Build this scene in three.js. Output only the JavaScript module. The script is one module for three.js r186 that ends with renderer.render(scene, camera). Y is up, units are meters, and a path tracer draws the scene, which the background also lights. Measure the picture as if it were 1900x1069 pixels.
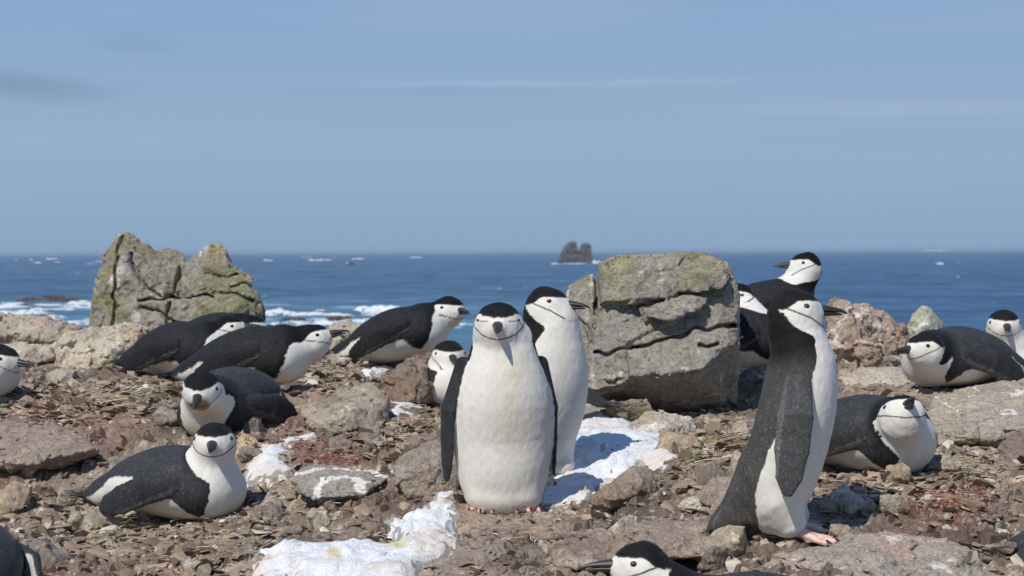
import * as THREE from 'three';
import { ConvexHull } from 'three/addons/math/ConvexHull.js';
import { mergeGeometries } from 'three/addons/utils/BufferGeometryUtils.js';

// ---------------------------------------------------------------- camera
const PW = 1900, PH = 1069, FOC = 3545, CAMY = 0.753, HZ = 467;
const scene = new THREE.Scene();
const camera = new THREE.PerspectiveCamera(2 * Math.atan(PH / 2 / FOC) * 180 / Math.PI, 1024 / 576, 0.1, 200000);
camera.position.set(0, CAMY, 0);
camera.rotation.order = 'YXZ';
camera.rotation.x = -Math.atan((PH / 2 - HZ) / FOC);
camera.rotation.z = -8 / 1900;
camera.focus = 5.6; camera.userData.fStop = 8;
camera.updateMatrixWorld(true);
// ---------------------------------------------------------------- sun
const SAZ = 30 * Math.PI / 180, SEL = 48 * Math.PI / 180;
const SUN = new THREE.Vector3(-Math.sin(SAZ) * Math.cos(SEL), Math.sin(SEL), Math.cos(SAZ) * Math.cos(SEL));
const sun = new THREE.DirectionalLight(new THREE.Color(1, 0.945, 0.86), 3.95);
sun.name = 'sun';
sun.target.position.set(0, 0, -6.5);
sun.position.copy(sun.target.position).addScaledVector(SUN, 30);
sun.castShadow = true;
Object.assign(sun.shadow.camera, { left: -6, right: 6, top: 6, bottom: -6, near: 1, far: 70 });
sun.shadow.mapSize.set(4096, 4096);
sun.shadow.radius = 1;
scene.add(sun, sun.target);
// ---------------------------------------------------------------- noise
const TAB = new Uint8Array(512);
{ let s = 12345; const r = () => (s = (s * 1103515245 + 12345) & 0x7fffffff) / 0x7fffffff; const p = [...Array(256).keys()]; for (let i = 255; i > 0; i--) { const j = Math.floor(r() * (i + 1)); [p[i], p[j]] = [p[j], p[i]]; } for (let i = 0; i < 512; i++) TAB[i] = p[i & 255]; }
const fade = (t) => t * t * t * (t * (t * 6 - 15) + 10);
function vnoise(x, y, z) { // value noise -1..1
  const xi = Math.floor(x), yi = Math.floor(y), zi = Math.floor(z), u = fade(x - xi), v = fade(y - yi), w = fade(z - zi);
  const X = xi & 255, Y = yi & 255, Z = zi & 255;
  const h = (a, b, c) => TAB[TAB[TAB[a & 255] + (b & 255)] + (c & 255)];
  const a0 = h(X, Y, Z), a1 = h(X + 1, Y, Z), b0 = h(X, Y + 1, Z), b1 = h(X + 1, Y + 1, Z), c0 = h(X, Y, Z + 1), c1 = h(X + 1, Y, Z + 1), d0 = h(X, Y + 1, Z + 1), d1 = h(X + 1, Y + 1, Z + 1);
  const p = a0 + (a1 - a0) * u, q = b0 + (b1 - b0) * u, r = c0 + (c1 - c0) * u, s = d0 + (d1 - d0) * u;
  const e = p + (q - p) * v, f = r + (s - r) * v;
  return (e + (f - e) * w) / 127.5 - 1;
}
function fbm(x, y, z, o) { let a = 1, s = 0, n = 0; for (let i = 0; i < o; i++) { s += a * vnoise(x, y, z); n += a; a *= 0.5; x = x * 2.03 + 7.1; y = y * 2.03 + 3.7; z = z * 2.03 + 9.3; } return s / n; }
function rng(seed) { let a = seed >>> 0; return () => { a = (a + 0x6d2b79f5) | 0; let t = Math.imul(a ^ (a >>> 15), 1 | a); t = (t + Math.imul(t ^ (t >>> 7), 61 | t)) ^ t; return ((t ^ (t >>> 14)) >>> 0) / 4294967296; }; }
const clamp = (x, a, b) => Math.min(b, Math.max(a, x)), lerp = (a, b, t) => a + (b - a) * t;
const sstep = (a, b, x) => { const t = clamp((x - a) / (b - a), 0, 1); return t * t * (3 - 2 * t); };
const mix3 = (a, b, t) => [a[0] + (b[0] - a[0]) * t, a[1] + (b[1] - a[1]) * t, a[2] + (b[2] - a[2]) * t];
const V = (x, y, z) => new THREE.Vector3(x, y, z);
const rad = (d) => d * Math.PI / 180;
// ---------------------------------------------------------------- sky
{
  const W = 4096, H = 2048, data = new Float32Array(W * H * 4);
  const lin = (c) => c.map((v) => { v /= 255; return v <= 0.04045 ? v / 12.92 : Math.pow((v + 0.055) / 1.055, 2.4); });
  const hor = lin([139, 168, 197]), low = lin([148, 175, 203]), top = lin([137, 168, 205]), zen = lin([58, 98, 162]), gcol = lin([60, 80, 105]);
  const pale = lin([165, 185, 210]), grey = lin([118, 142, 172]);
  for (let r = 0; r < H; r++) {
    const el = ((r + 0.5) / H - 0.5) * 180;
    let base;
    if (el < 0) base = mix3(hor, gcol, sstep(0, -12, el));
    else if (el < 3.2) base = mix3(hor, low, sstep(0, 3.2, el));
    else if (el < 8) base = mix3(low, top, sstep(3.2, 8, el));
    else base = mix3(top, zen, sstep(8, 70, el));
    for (let c = 0; c < W; c++) {
      const az = ((c + 0.5) / W) * 360 - 90; // 0 = straight ahead
      let col = base;
      if (el > -0.5 && el < 60) {
        const k = 1 / Math.max(Math.sin(rad(el + 3)), 0.02), dx = Math.sin(rad(az)) * k, dz = Math.cos(rad(az)) * k;
        const inV = Math.abs(az) < 28 && el < 12, oc = inV ? 4 : 2;
        let st = fbm(dx * 0.55 + 3.1 + dz * 0.06, dz * 0.9, 1.7, oc);
        st = sstep(0.0, 0.55, st) * sstep(0.6, 4, el);
        col = mix3(col, pale, st * 0.28);
        let da = fbm(dx * 0.42 + 20.3, dz * 0.75 + 4.2, 8.2, oc);
        da = sstep(0.12, 0.6, da) * sstep(2.5, 6, el);
        col = mix3(col, grey, da * 0.45);
        if (inV) {
        const wob = fbm(az * 0.5, el * 1.5, 3.3, 4);
        const cx = (az + 14.4) / 2.9, cy = (el - 4.95 - (az + 14.6) * -0.10 + wob * 0.35) / 0.6;
        col = mix3(col, grey, 0.6 * sstep(1.25, 0.0, Math.hypot(cx, cy) + wob * 0.35));
        const c2 = (az + 11) / 1.4, c3 = (el - 6.1 + wob * 0.2) / 0.3;
        col = mix3(col, grey, 0.22 * sstep(1.3, 0.1, Math.hypot(c2, c3) + wob * 0.4));
        const s1 = (az - 11) / 7, s2 = (el - 4.15 + (az - 11) * 0.01 + wob * 0.1) / 0.3;
        col = mix3(col, lin([163, 181, 208]), 0.7 * sstep(1.2, 0.0, Math.hypot(s1, s2) + wob * 0.3));
        const s3 = (az - 1) / 9, s4 = (el - 5.02 + wob * 0.05) / 0.1;
        col = mix3(col, lin([166, 190, 212]), 0.6 * sstep(1.2, 0.0, Math.hypot(s3, s4) + wob * 0.3));
        const s5 = (az + 3) / 6, s6 = (el - 4.75 + wob * 0.08) / 0.16;
        col = mix3(col, lin([125, 160, 198]), 0.4 * sstep(1.2, 0.0, Math.hypot(s5, s6) + wob * 0.3));
        }
      }
      const o = (r * W + c) * 4; data[o] = col[0]; data[o + 1] = col[1]; data[o + 2] = col[2]; data[o + 3] = 1;
    }
  }
  const t = new THREE.DataTexture(data, W, H, THREE.RGBAFormat, THREE.FloatType);
  t.mapping = THREE.EquirectangularReflectionMapping; t.magFilter = THREE.LinearFilter; t.minFilter = THREE.LinearFilter; t.needsUpdate = true;
  scene.background = t; scene.environment = t;
}
scene.fog = new THREE.FogExp2(new THREE.Color(0.55, 0.68, 0.85), 6e-5);
const renderer = new THREE.WebGLRenderer({ antialias: true });
renderer.setSize(1024, 576);
renderer.toneMapping = THREE.LinearToneMapping;
renderer.toneMappingExposure = 1.0;
renderer.shadowMap.enabled = true;

// ---------------------------------------------------------------- helpers
const names = {};
function numbered(n) { const k = names[n] = (names[n] ?? -1) + 1; return k ? `${n}_${String(k).padStart(3, '0')}` : n; }
function tag(o, label, category, group, kind) {
  if (label) o.userData.label = label;
  if (category) o.userData.category = category;
  if (group) o.userData.group = group;
  if (kind) o.userData.kind = kind;
  return o;
}
const shadows = (o) => { o.castShadow = o.receiveShadow = true; return o; };
function at(px, py, d) { // a photograph pixel at a distance along the view axis -> world
  const v = V((px - PW / 2) / FOC * d, -(py - PH / 2) / FOC * d, -d);
  return v.applyMatrix4(camera.matrixWorld);
}
function axis(a, b, h, fa, fb, hf) { // grid lines a..b with step h, finer between fa and fb
  const r = []; let x = a;
  while (x < b + h) { r.push(x); const dd = fa === undefined ? 1 : Math.max(fa - x, x - fb, 0); x += fa === undefined ? h : Math.min(h, hf + dd * 0.25); }
  return Float64Array.from(r);
}
// surface nets on a rectilinear grid
function surfNet(sdf, xs, ys, zs) {
  const nx = xs.length, ny = ys.length, nz = zs.length, val = new Float32Array(nx * ny * nz), B = 5;
  const nbx = Math.ceil(nx / B), nby = Math.ceil(ny / B), live = [];
  for (let k0 = 0; k0 < nz; k0 += B) for (let j0 = 0; j0 < ny; j0 += B) for (let i0 = 0; i0 < nx; i0 += B) {
    const i1 = Math.min(nx, i0 + B), j1 = Math.min(ny, j0 + B), k1 = Math.min(nz, k0 + B);
    const ax = xs[i0], bx = xs[i1 - 1], ay = ys[j0], by = ys[j1 - 1], az = zs[k0], bz = zs[k1 - 1];
    const d = sdf((ax + bx) / 2, (ay + by) / 2, (az + bz) / 2), R = Math.hypot(bx - ax, by - ay, bz - az) / 2;
    const skip = Math.abs(d) > R * 1.7 + 0.02; if (!skip) live.push(i0, j0, k0);
    for (let k = k0; k < k1; k++) for (let j = j0; j < j1; j++) for (let i = i0; i < i1; i++) val[(k * ny + j) * nx + i] = skip ? d : sdf(xs[i], ys[j], zs[k]);
  }
  const cell = new Int32Array(nx * ny * nz).fill(-1), pos = [], idx = [];
  const EC = [[0, 1], [2, 3], [4, 5], [6, 7], [0, 2], [1, 3], [4, 6], [5, 7], [0, 4], [1, 5], [2, 6], [3, 7]];
  const c = new Float64Array(8);
  const off = Int32Array.from({ length: 8 }, (_, q) => (q & 1) + ((q >> 1) & 1) * nx + (q >> 2) * nx * ny);
  for (let b = 0; b < live.length; b += 3) for (let k = live[b + 2], k1 = Math.min(nz - 1, k + B); k < k1; k++) for (let j = live[b + 1], j1 = Math.min(ny - 1, j + B); j < j1; j++) for (let i = live[b], i1 = Math.min(nx - 1, i + B); i < i1; i++) {
    const o = (k * ny + j) * nx + i; let m = 0;
    for (let q = 0; q < 8; q++) { c[q] = val[o + off[q]]; if (c[q] < 0) m |= 1 << q; }
    if (m === 0 || m === 255) continue;
    let x = 0, y = 0, z = 0, n = 0;
    for (const [a, b] of EC) if ((c[a] < 0) !== (c[b] < 0)) {
      const t = c[a] / (c[a] - c[b]);
      x += (a & 1) + ((b & 1) - (a & 1)) * t; y += ((a >> 1) & 1) + (((b >> 1) & 1) - ((a >> 1) & 1)) * t; z += (a >> 2) + ((b >> 2) - (a >> 2)) * t; n++;
    }
    cell[o] = pos.length / 3;
    pos.push(lerp(xs[i], xs[i + 1], x / n), lerp(ys[j], ys[j + 1], y / n), lerp(zs[k], zs[k + 1], z / n));
  }
  const quad = (a, b, d, e, flip) => { if (a < 0 || b < 0 || d < 0 || e < 0) return; flip ? idx.push(a, d, b, a, e, d) : idx.push(a, b, d, a, d, e); };
  for (let b = 0; b < live.length; b += 3) for (let k = Math.max(1, live[b + 2]), k1 = Math.min(nz - 1, live[b + 2] + B); k < k1; k++) for (let j = Math.max(1, live[b + 1]), j1 = Math.min(ny - 1, live[b + 1] + B); j < j1; j++) for (let i = Math.max(1, live[b]), i1 = Math.min(nx - 1, live[b] + B); i < i1; i++) {
    const o = (k * ny + j) * nx + i, s = val[o] < 0;
    if (s !== val[o + 1] < 0) quad(cell[o - nx - nx * ny], cell[o - nx * ny], cell[o], cell[o - nx], !s);
    if (s !== val[o + nx] < 0) quad(cell[o - 1 - nx * ny], cell[o - 1], cell[o], cell[o - nx * ny], !s);
    if (s !== val[o + nx * ny] < 0) quad(cell[o - 1 - nx], cell[o - nx], cell[o], cell[o - 1], !s);
  }
  const g = new THREE.BufferGeometry();
  g.setAttribute('position', new THREE.BufferAttribute(Float32Array.from(pos), 3));
  g.setIndex(idx); g.computeVertexNormals();
  return g;
}
function crease(g, cosA = 0.88) { // keep fracture edges crisp: split vertices where faces disagree
  const P = g.attributes.position.array, I = g.index.array, nf = I.length / 3, nv = P.length / 3, FN = new Float32Array(nf * 3), first = new Int32Array(nv).fill(-1), next = new Int32Array(I.length);
  for (let f = 0; f < nf; f++) {
    const a = I[f * 3] * 3, b = I[f * 3 + 1] * 3, c = I[f * 3 + 2] * 3, ux = P[b] - P[a], uy = P[b + 1] - P[a + 1], uz = P[b + 2] - P[a + 2], vx = P[c] - P[a], vy = P[c + 1] - P[a + 1], vz = P[c + 2] - P[a + 2];
    const x = uy * vz - uz * vy, y = uz * vx - ux * vz, z = ux * vy - uy * vx, l = Math.hypot(x, y, z) || 1; FN[f * 3] = x / l; FN[f * 3 + 1] = y / l; FN[f * 3 + 2] = z / l;
    for (let e = 0; e < 3; e++) { const v = I[f * 3 + e]; next[f * 3 + e] = first[v]; first[v] = f * 3 + e; }
  }
  const idx = Uint32Array.from(I); let cap = Math.ceil(nv * 1.5) + 64, pos = new Float32Array(cap * 3), nor = new Float32Array(cap * 3), cnt = nv;
  pos.set(P);
  const left = new Int32Array(64);
  for (let v = 0; v < nv; v++) {
    let nl = 0, made = 0; for (let q = first[v]; q >= 0 && nl < 64; q = next[q]) left[nl++] = q;
    while (nl) {
      const s = left[0], f0 = ((s / 3) | 0) * 3; let x = 0, y = 0, z = 0, m = 0, o = v;
      if (made++) { o = cnt++; if (cnt > cap) { cap = Math.ceil(cap * 1.5); const a = new Float32Array(cap * 3), b = new Float32Array(cap * 3); a.set(pos); b.set(nor); pos = a; nor = b; } pos[o * 3] = P[v * 3]; pos[o * 3 + 1] = P[v * 3 + 1]; pos[o * 3 + 2] = P[v * 3 + 2]; }
      for (let i = 0; i < nl; i++) { const c = left[i], f = ((c / 3) | 0) * 3; if (c === s || FN[f] * FN[f0] + FN[f + 1] * FN[f0 + 1] + FN[f + 2] * FN[f0 + 2] > cosA) { x += FN[f]; y += FN[f + 1]; z += FN[f + 2]; idx[c] = o; } else left[m++] = c; }
      nl = m;
      const l = Math.hypot(x, y, z) || 1; nor[o * 3] = x / l; nor[o * 3 + 1] = y / l; nor[o * 3 + 2] = z / l;
    }
  }
  g.setAttribute('position', new THREE.BufferAttribute(pos.slice(0, cnt * 3), 3)); g.setAttribute('normal', new THREE.BufferAttribute(nor.slice(0, cnt * 3), 3)); g.setIndex(new THREE.BufferAttribute(idx, 1));
  return g;
}
function paint(g, fn) {
  const p = g.attributes.position, n = g.attributes.normal, c = new Float32Array(p.count * 3);
  for (let i = 0; i < p.count; i++) { const r = fn(p.getX(i), p.getY(i), p.getZ(i), n.getX(i), n.getY(i), n.getZ(i)); c[i * 3] = r[0]; c[i * 3 + 1] = r[1]; c[i * 3 + 2] = r[2]; }
  g.setAttribute('color', new THREE.BufferAttribute(c, 3));
  return g;
}

// ---------------------------------------------------------------- penguin list (pixels of feet or belly, distance, heading)
const BIRDS = []; const bird = (o) => BIRDS.push(o);
// yaw: 0 faces the camera, 90 faces right; look/tilt/roll: the head's heading, pitch and roll in the world
bird({ key: 'centre', kind: 'stand', base: [935, 949, 5.55], yaw: 6, head: [925, 598, -.06], look: -2, tilt: -6, cream: 1, squint: 1, fine: 1, wide: 1.04, headS: 1.04, squat: 1, flip: (s) => s < 0 ? { sh: [-.115, .43, 0], el: [-.160, .30, -.01], tip: [-.164, .09, -.03], wd: [.32, 0, .95], n: -1 } : { sh: [.112, .43, -.03], el: [.150, .30, -.045], tip: [.150, .10, -.05], wd: [0, .1, 1], n: 1 }, billS: 0.86, label: 'plump standing penguin in the centre facing the camera with eyes narrowed' });
bird({ key: 'right', kind: 'stand', th: [0, 0, 0, -8, -16, -16], base: [1478, 998, 5.0], yaw: 78, head: [1476, 574, -.02], look: 90, tilt: 0, brown: .8, fine: 1, feet: 1, nape: .85, nape0: .050, slim: 0.9, label: 'tall standing penguin at right seen in profile facing right, pink feet' });
bird({ key: 'second', kind: 'stand', base: [1022, 894, 6.0], yaw: 42, head: [1016, 564, -.02], look: 74, tilt: 0, fine: 1, flip: (s) => ({ sh: [s * .10, .41, -.02], el: [s * (s > 0 ? .122 : .154), .33, -.03], tip: [s * (s > 0 ? .118 : .164), .13, -.05], wd: [0, .1, 1], n: s }), nape: 0.9, label: 'standing penguin right behind the centre one, looking right' });
bird({ key: 'frontleft', kind: 'lie', base: [362, 968, 5.85], yaw: 62, head: [398, 818, -.08], look: 2, tilt: -4, fine: 1, foot: 1, th: [0, 14, 22, 4, 0, 0], chestW: 52, label: 'lying penguin at front left on a pebble nest, face turned to the camera' });
bird({ key: 'dirtychin', kind: 'lie', base: [410, 796, 6.6], yaw: -22, lift: -7, head: [373, 722, -.26], look: -2, tilt: -20, chin: 1, fine: 1, chestW: 40, label: 'lying penguin with a dirt-stained chin, just behind the front-left one' });
bird({ key: 'lookup', kind: 'lie', base: [500, 728, 7.2], yaw: 66, lift: 5, head: [582, 628, 0], look: 92, tilt: 16, plain: 1, label: 'lying penguin at mid left pointing its bill up to the right' });
bird({ key: 'leftback', kind: 'lie', base: [362, 706, 7.8], yaw: 56, lift: 3, head: [426, 610, 0], look: 88, tilt: 8, plain: 1, th: [-50, -40, -25, -5, 0, 0], label: 'lying penguin left of the others below the pinnacle rock, nearer of the two' });
bird({ key: 'leftfar', kind: 'lie', base: [432, 678, 8.6], yaw: 62, lift: 2, head: [468, 608, -.05], look: 90, tilt: 2, off: 1, coarse: 1, plain: 1, th: [-50, -40, -25, -5, 0, 0], label: 'lying penguin mostly hidden behind another below the pinnacle rock, only back and bill showing' });
bird({ key: 'midback', kind: 'lie', base: [770, 690, 8.3], yaw: 72, lift: 14, head: [836, 574, 0], look: 40, tilt: -2, plain: 1, th: [0, 14, 18, 4, 0, 0], label: 'penguin lying chest-up on the skyline left of centre with white flank patch' });
bird({ key: 'peek', kind: 'lie', base: [836, 776, 7.7], yaw: 12, lift: 8, head: [833, 659, -.05], look: 14, tilt: -4, label: 'small penguin peeking out from behind the left side of the centre penguin' });
bird({ key: 'leftedge', kind: 'lie', base: [-38, 752, 7.3], yaw: 60, lift: 4, head: [4, 668, -.06], look: 78, tilt: -6, label: 'penguin cut off by the left edge, white breast and bill facing right' });
bird({ key: 'corner', kind: 'lie', th: [-80, -80, -80, -60, -40, -20], base: [-62, 1130, 4.7], yaw: -165, head: [-110, 985, .1], look: -120, tilt: 0, off: 1, coarse: 1, label: 'dark penguin back cut off in the bottom left corner' });
bird({ key: 'sentinel', kind: 'lie', base: [1448, 640, 8.1], yaw: 96, lift: 12, head: [1494, 492, 0], look: -86, tilt: 2, fine: 1, twist: .95, nape: .1, plain: 1, label: 'penguin raised against the sea at right, head turned to face left' });
bird({ key: 'behindboulder', kind: 'lie', base: [1398, 706, 7.4], yaw: 80, lift: 10, head: [1367, 552, .12], look: -60, tilt: 0, off: 1, plain: 1, label: 'black penguin half hidden between the huge boulder and the penguin facing right' });
bird({ key: 'headup', kind: 'lie', base: [1640, 880, 5.65], yaw: 42, head: [1675, 767, -.17], look: 4, tilt: 28, chestW: 42, fine: 1, label: 'lying penguin at right with its bill raised, chin strap like a smile' });
bird({ key: 'rightlie', kind: 'lie', base: [1752, 722, 7.0], yaw: -58, head: [1714, 645, -.18], look: -66, tilt: -2, fine: 1, nape: 0.7, label: 'lying penguin at right on the pale slab, facing left' });
bird({ key: 'farright', kind: 'lie', base: [1884, 738, 7.7], yaw: 18, head: [1864, 602, -.1], look: -6, tilt: -4, off: 1, label: 'penguin at the far right edge facing the camera above another penguin' });
bird({ key: 'bottom', kind: 'lie', base: [1345, 1248, 4.45], yaw: -84, head: [1186, 1048, 0], look: -86, tilt: 2, fine: 1, off: 1, label: 'penguin cut off by the bottom edge, black crown and bill pointing left' });
bird({ key: 'rightedge', kind: 'lie', base: [2100, 1110, 4.9], yaw: 90, head: [2200, 960, 0], look: 90, tilt: 0, off: 1, coarse: 1, label: 'dark tail end of a penguin cut off by the right edge at bottom' });
bird({ key: 'hidden', kind: 'lie', base: [905, 782, 6.75], yaw: -96, head: [935, 705, .1], look: 90, tilt: 0, off: 1, coarse: 1, label: 'speckled black rump of a penguin lying hidden between the standing pair and the huge boulder' });

// ---------------------------------------------------------------- ground
const CTRL = []; // [X, d, Y]
const ctl = (px, py, d) => { const p = at(px, py, d); CTRL.push([p.x, -p.z, p.y]); };
[[0, 1069, 4.95], [300, 1069, 4.95], [600, 1069, 4.85], [950, 1069, 4.75], [1200, 1069, 4.95], [1480, 1069, 4.7], [1700, 1069, 4.7], [1900, 1069, 4.75],
 [100, 920, 6.1], [600, 900, 5.9], [700, 1000, 5.2], [100, 800, 6.7], [-60, 740, 7.4], [600, 800, 6.5], [620, 732, 7.2], [760, 770, 7.0], [640, 664, 8.4],
 [1150, 930, 5.7], [1230, 840, 6.2], [1280, 785, 6.8], [1100, 775, 6.9], [1330, 870, 5.9], [1850, 900, 5.6], [1800, 830, 6.2], [1820, 725, 7.05], [1600, 705, 7.6],
 [1450, 650, 8.1], [1300, 640, 9], [950, 660, 9.2], [100, 640, 9.0], [300, 640, 9.3], [560, 640, 9.2], [800, 655, 9.3], [1700, 640, 8.9], [1900, 632, 8.9]].forEach((a) => ctl(...a));
for (const b of BIRDS) if (!b.off) ctl(...b.base);
const tps = (() => {
  const n = CTRL.length, N = n + 3, A = [], U = (r2) => (r2 < 1e-9 ? 0 : 0.5 * r2 * Math.log(r2));
  for (let i = 0; i < N; i++) {
    const row = new Float64Array(N + 1);
    if (i < n) { for (let j = 0; j < n; j++) row[j] = U((CTRL[i][0] - CTRL[j][0]) ** 2 + (CTRL[i][1] - CTRL[j][1]) ** 2) + (i === j ? 0.012 : 0); row[n] = 1; row[n + 1] = CTRL[i][0]; row[n + 2] = CTRL[i][1]; row[N] = CTRL[i][2]; }
    else for (let j = 0; j < n; j++) row[j] = i === n ? 1 : CTRL[j][i - n - 1];
    A.push(row);
  }
  for (let i = 0; i < N; i++) { let b = i; for (let r = i + 1; r < N; r++) if (Math.abs(A[r][i]) > Math.abs(A[b][i])) b = r; [A[i], A[b]] = [A[b], A[i]]; for (let r = 0; r < N; r++) if (r !== i) { const f = A[r][i] / A[i][i]; if (f) for (let c = i; c <= N; c++) A[r][c] -= f * A[i][c]; } }
  const w = A.map((r, i) => r[N] / r[i]);
  return (x, d) => { let s = w[n] + w[n + 1] * x + w[n + 2] * d; for (let i = 0; i < n; i++) s += w[i] * U((x - CTRL[i][0]) ** 2 + (d - CTRL[i][1]) ** 2); return s; };
})();
function baseY(x, d) {
  const lim = 0.3 * clamp(d, 4, 10) + 0.15, xc = clamp(x, -lim, lim), dc = clamp(d, 4.0, 9.4);
  let y = tps(xc, dc);
  y -= Math.max(0, 4.0 - d) * 0.1;
  const e = d - 9.4; if (e > 0) y -= e * e / (e + 1.2) * 0.62;
  const ex = Math.abs(x) - lim; if (ex > 0 && d > 3) y -= 0.06 * ex;
  return y;
}
const near = (d) => sstep(18, 8, d);
function groundY(x, d) {
  const k = near(d), z = -d;
  const r = fbm(x * 9, 2.2, z * 9, 3);
  return baseY(x, d) + k * (0.022 * fbm(x * 3.1, 0.3, z * 3.1, 3) + 0.013 * r + 0.014 * facet(x, 0.3, z, 0.095) + 0.009 * facet(x + 7, 0.2, z, 0.038) + 0.010 * (0.45 - Math.abs(fbm(x * 15 + 4, 5.1, z * 15, 3)) * 1.4) + 0.006 * vnoise(x * 62, 1.1, z * 62)) + (1 - k) * 0.5 * fbm(x * 0.4, 0.5, z * 0.4, 4);
}
function hit(px, py) { // where the pixel's ray meets the ground
  const a = at(px, py, 1), dx = a.x, dy = a.y - CAMY, dz = a.z;
  let t = 3.2, prev = t;
  for (; t < 14; t += 0.02) { if (CAMY + dy * t < baseY(dx * t, -dz * t)) break; prev = t; }
  let lo = prev, hi = t; for (let i = 0; i < 12; i++) { const m = (lo + hi) / 2; if (CAMY + dy * m < baseY(dx * m, -dz * m)) hi = m; else lo = m; }
  return V(dx * hi, CAMY + dy * hi, dz * hi);
}
const SPLATS = []; // stains on the ground: x, z, radius, colour, strength
const RED = [0.25, 0.115, 0.085], PINK = [0.38, 0.235, 0.185], CHALK = [0.52, 0.46, 0.38], OCHRE = [0.36, 0.27, 0.13], DARK = [0.085, 0.058, 0.042];
[[120, 745, 60, RED, 0.8], [200, 790, 90, PINK, 0.5], [60, 760, 50, RED, 0.6], [600, 770, 60, RED, 0.5], [640, 860, 90, RED, 0.45], [560, 840, 50, RED, 0.5], [750, 790, 40, RED, 0.5], [420, 850, 40, PINK, 0.4],
 [330, 1060, 50, PINK, 0.8], [1740, 930, 60, RED, 0.6], [1790, 955, 45, RED, 0.6], [1700, 950, 80, RED, 0.35], [1860, 900, 60, RED, 0.5], [1800, 890, 110, CHALK, 0.45], [1650, 900, 90, CHALK, 0.5], [200, 990, 160, CHALK, 0.45], [300, 1020, 120, OCHRE, 0.4], [1330, 800, 60, RED, 0.4],
 [1200, 770, 40, RED, 0.7], [700, 930, 120, DARK, 0.6], [560, 990, 90, DARK, 0.5], [100, 960, 120, DARK, 0.35], [1130, 1000, 160, DARK, 0.4], [1480, 1010, 140, DARK, 0.35], [1330, 850, 80, CHALK, 0.4], [640, 690, 90, CHALK, 0.3], [250, 720, 90, CHALK, 0.35], [1590, 850, 60, DARK, 0.4]]
  .forEach(([x, y, r, c, s]) => { const h = hit(x, y); SPLATS.push([h.x, h.z, r / FOC * -h.z, c, s]); });
function groundColor(x, y, z) {
  const a = fbm(x * 1.7, 1.3, z * 1.7, 4), b = fbm(x * 6 + 9, 4.1, z * 6, 4), c = vnoise(x * 45, 2.7, z * 45), e = vnoise(x * 120 + 3, 6.1, z * 120);
  let col = mix3([0.172, 0.128, 0.096], [0.325, 0.26, 0.198], sstep(-0.45, 0.5, a + b * 0.5));
  col = mix3(col, [0.10, 0.066, 0.048], sstep(0.1, 0.6, fbm(x * 3.3 + 40, 7.3, z * 3.3, 4)) * 0.8);
  col = mix3(col, [0.26, 0.15, 0.11], sstep(0.15, 0.6, fbm(x * 2.5 - 20, 9.3, z * 2.5, 4)) * 0.6);
  for (const [sx, sz, r, sc, s] of SPLATS) { const q = Math.hypot(x - sx, (z - sz) * 0.55) / r; if (q < 1.4) col = mix3(col, sc, s * sstep(1.3, 0.2, q + 0.7 * b + 0.25 * c) * (0.55 + 0.45 * sstep(-0.3, 0.3, c + e * 0.5))); }
  col = mix3(col, [0.50, 0.45, 0.38], sstep(0.42, 0.75, c * 0.6 + e * 0.5 + b * 0.5) * 0.75);
  const v = 1 + 0.22 * c + 0.2 * e;
  return [col[0] * v, col[1] * v, col[2] * v];
}
function facet(x, y, z, s) { // broken-stone relief: each cell is a tilted plane of its own
  x /= s; y /= s; z /= s; const X = Math.floor(x - .5), Y = Math.floor(y - .5), Z = Math.floor(z - .5); let bd = 1e9, v = 0;
  for (let k = 0; k < 2; k++) for (let j = 0; j < 2; j++) for (let i = 0; i < 2; i++) {
    const a = X + i, b = Y + j, c = Z + k, h = TAB[TAB[TAB[a & 255] + (b & 255)] + (c & 255)], h2 = TAB[h + 57], h3 = TAB[h + 131], h4 = TAB[h + 200];
    const dx = x - a - .5 - (h / 255 - .5) * .8, dy = y - b - .5 - (h2 / 255 - .5) * .8, dz = z - c - .5 - (h3 / 255 - .5) * .8, d = dx * dx + dy * dy + dz * dz;
    if (d < bd) { bd = d; v = (h4 / 255 - .5) + dx * (h2 / 127 - 1) + dy * (h3 / 127 - 1) + dz * (h / 127 - 1); }
  }
  return v;
}
const [SPECK, SPECKBUMP] = (() => { // mineral grain: tiny flecks, tiling, 1 px about a millimetre
  const N = 256, r = rng(31), c = new Float32Array(N * N).fill(.78), h = new Float32Array(N * N).fill(.5);
  for (let k = 0; k < 9000; k++) {
    const cx = r() * N, cy = r() * N, R = .7 + 3.4 * r() ** 4, e = .5 + r(), a = r() * 3.14, ca = Math.cos(a), sa = Math.sin(a), t = .5 + .5 * r() + (r() < .06 ? .1 : 0) - (r() < .08 ? .3 : 0), hh = r();
    for (let j = -Math.ceil(R * 1.6); j <= R * 1.6; j++) for (let i = -Math.ceil(R * 1.6); i <= R * 1.6; i++) { const u = i * ca + j * sa, v = (j * ca - i * sa) * e; if (u * u + v * v > R * R) continue; const o = (((cy + j + N) | 0) % N) * N + (((cx + i + N) | 0) % N); c[o] = lerp(c[o], t, .75); h[o] = lerp(h[o], hh, .75); }
  }
  return [c, h].map((f, q) => { const data = new Uint8Array(N * N * 4); for (let i = 0; i < N * N; i++) { const v = clamp(255 * (q ? f[i] : Math.pow(clamp(f[i], .05, 1), 1 / 2.2)), 0, 255); data[i * 4] = data[i * 4 + 1] = data[i * 4 + 2] = v; data[i * 4 + 3] = 255; } const t = new THREE.DataTexture(data, N, N); t.wrapS = t.wrapT = THREE.RepeatWrapping; t.magFilter = THREE.LinearFilter; t.repeat.set(4, 4); if (!q) t.colorSpace = THREE.SRGBColorSpace; t.needsUpdate = true; return t; });
})();
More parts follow.
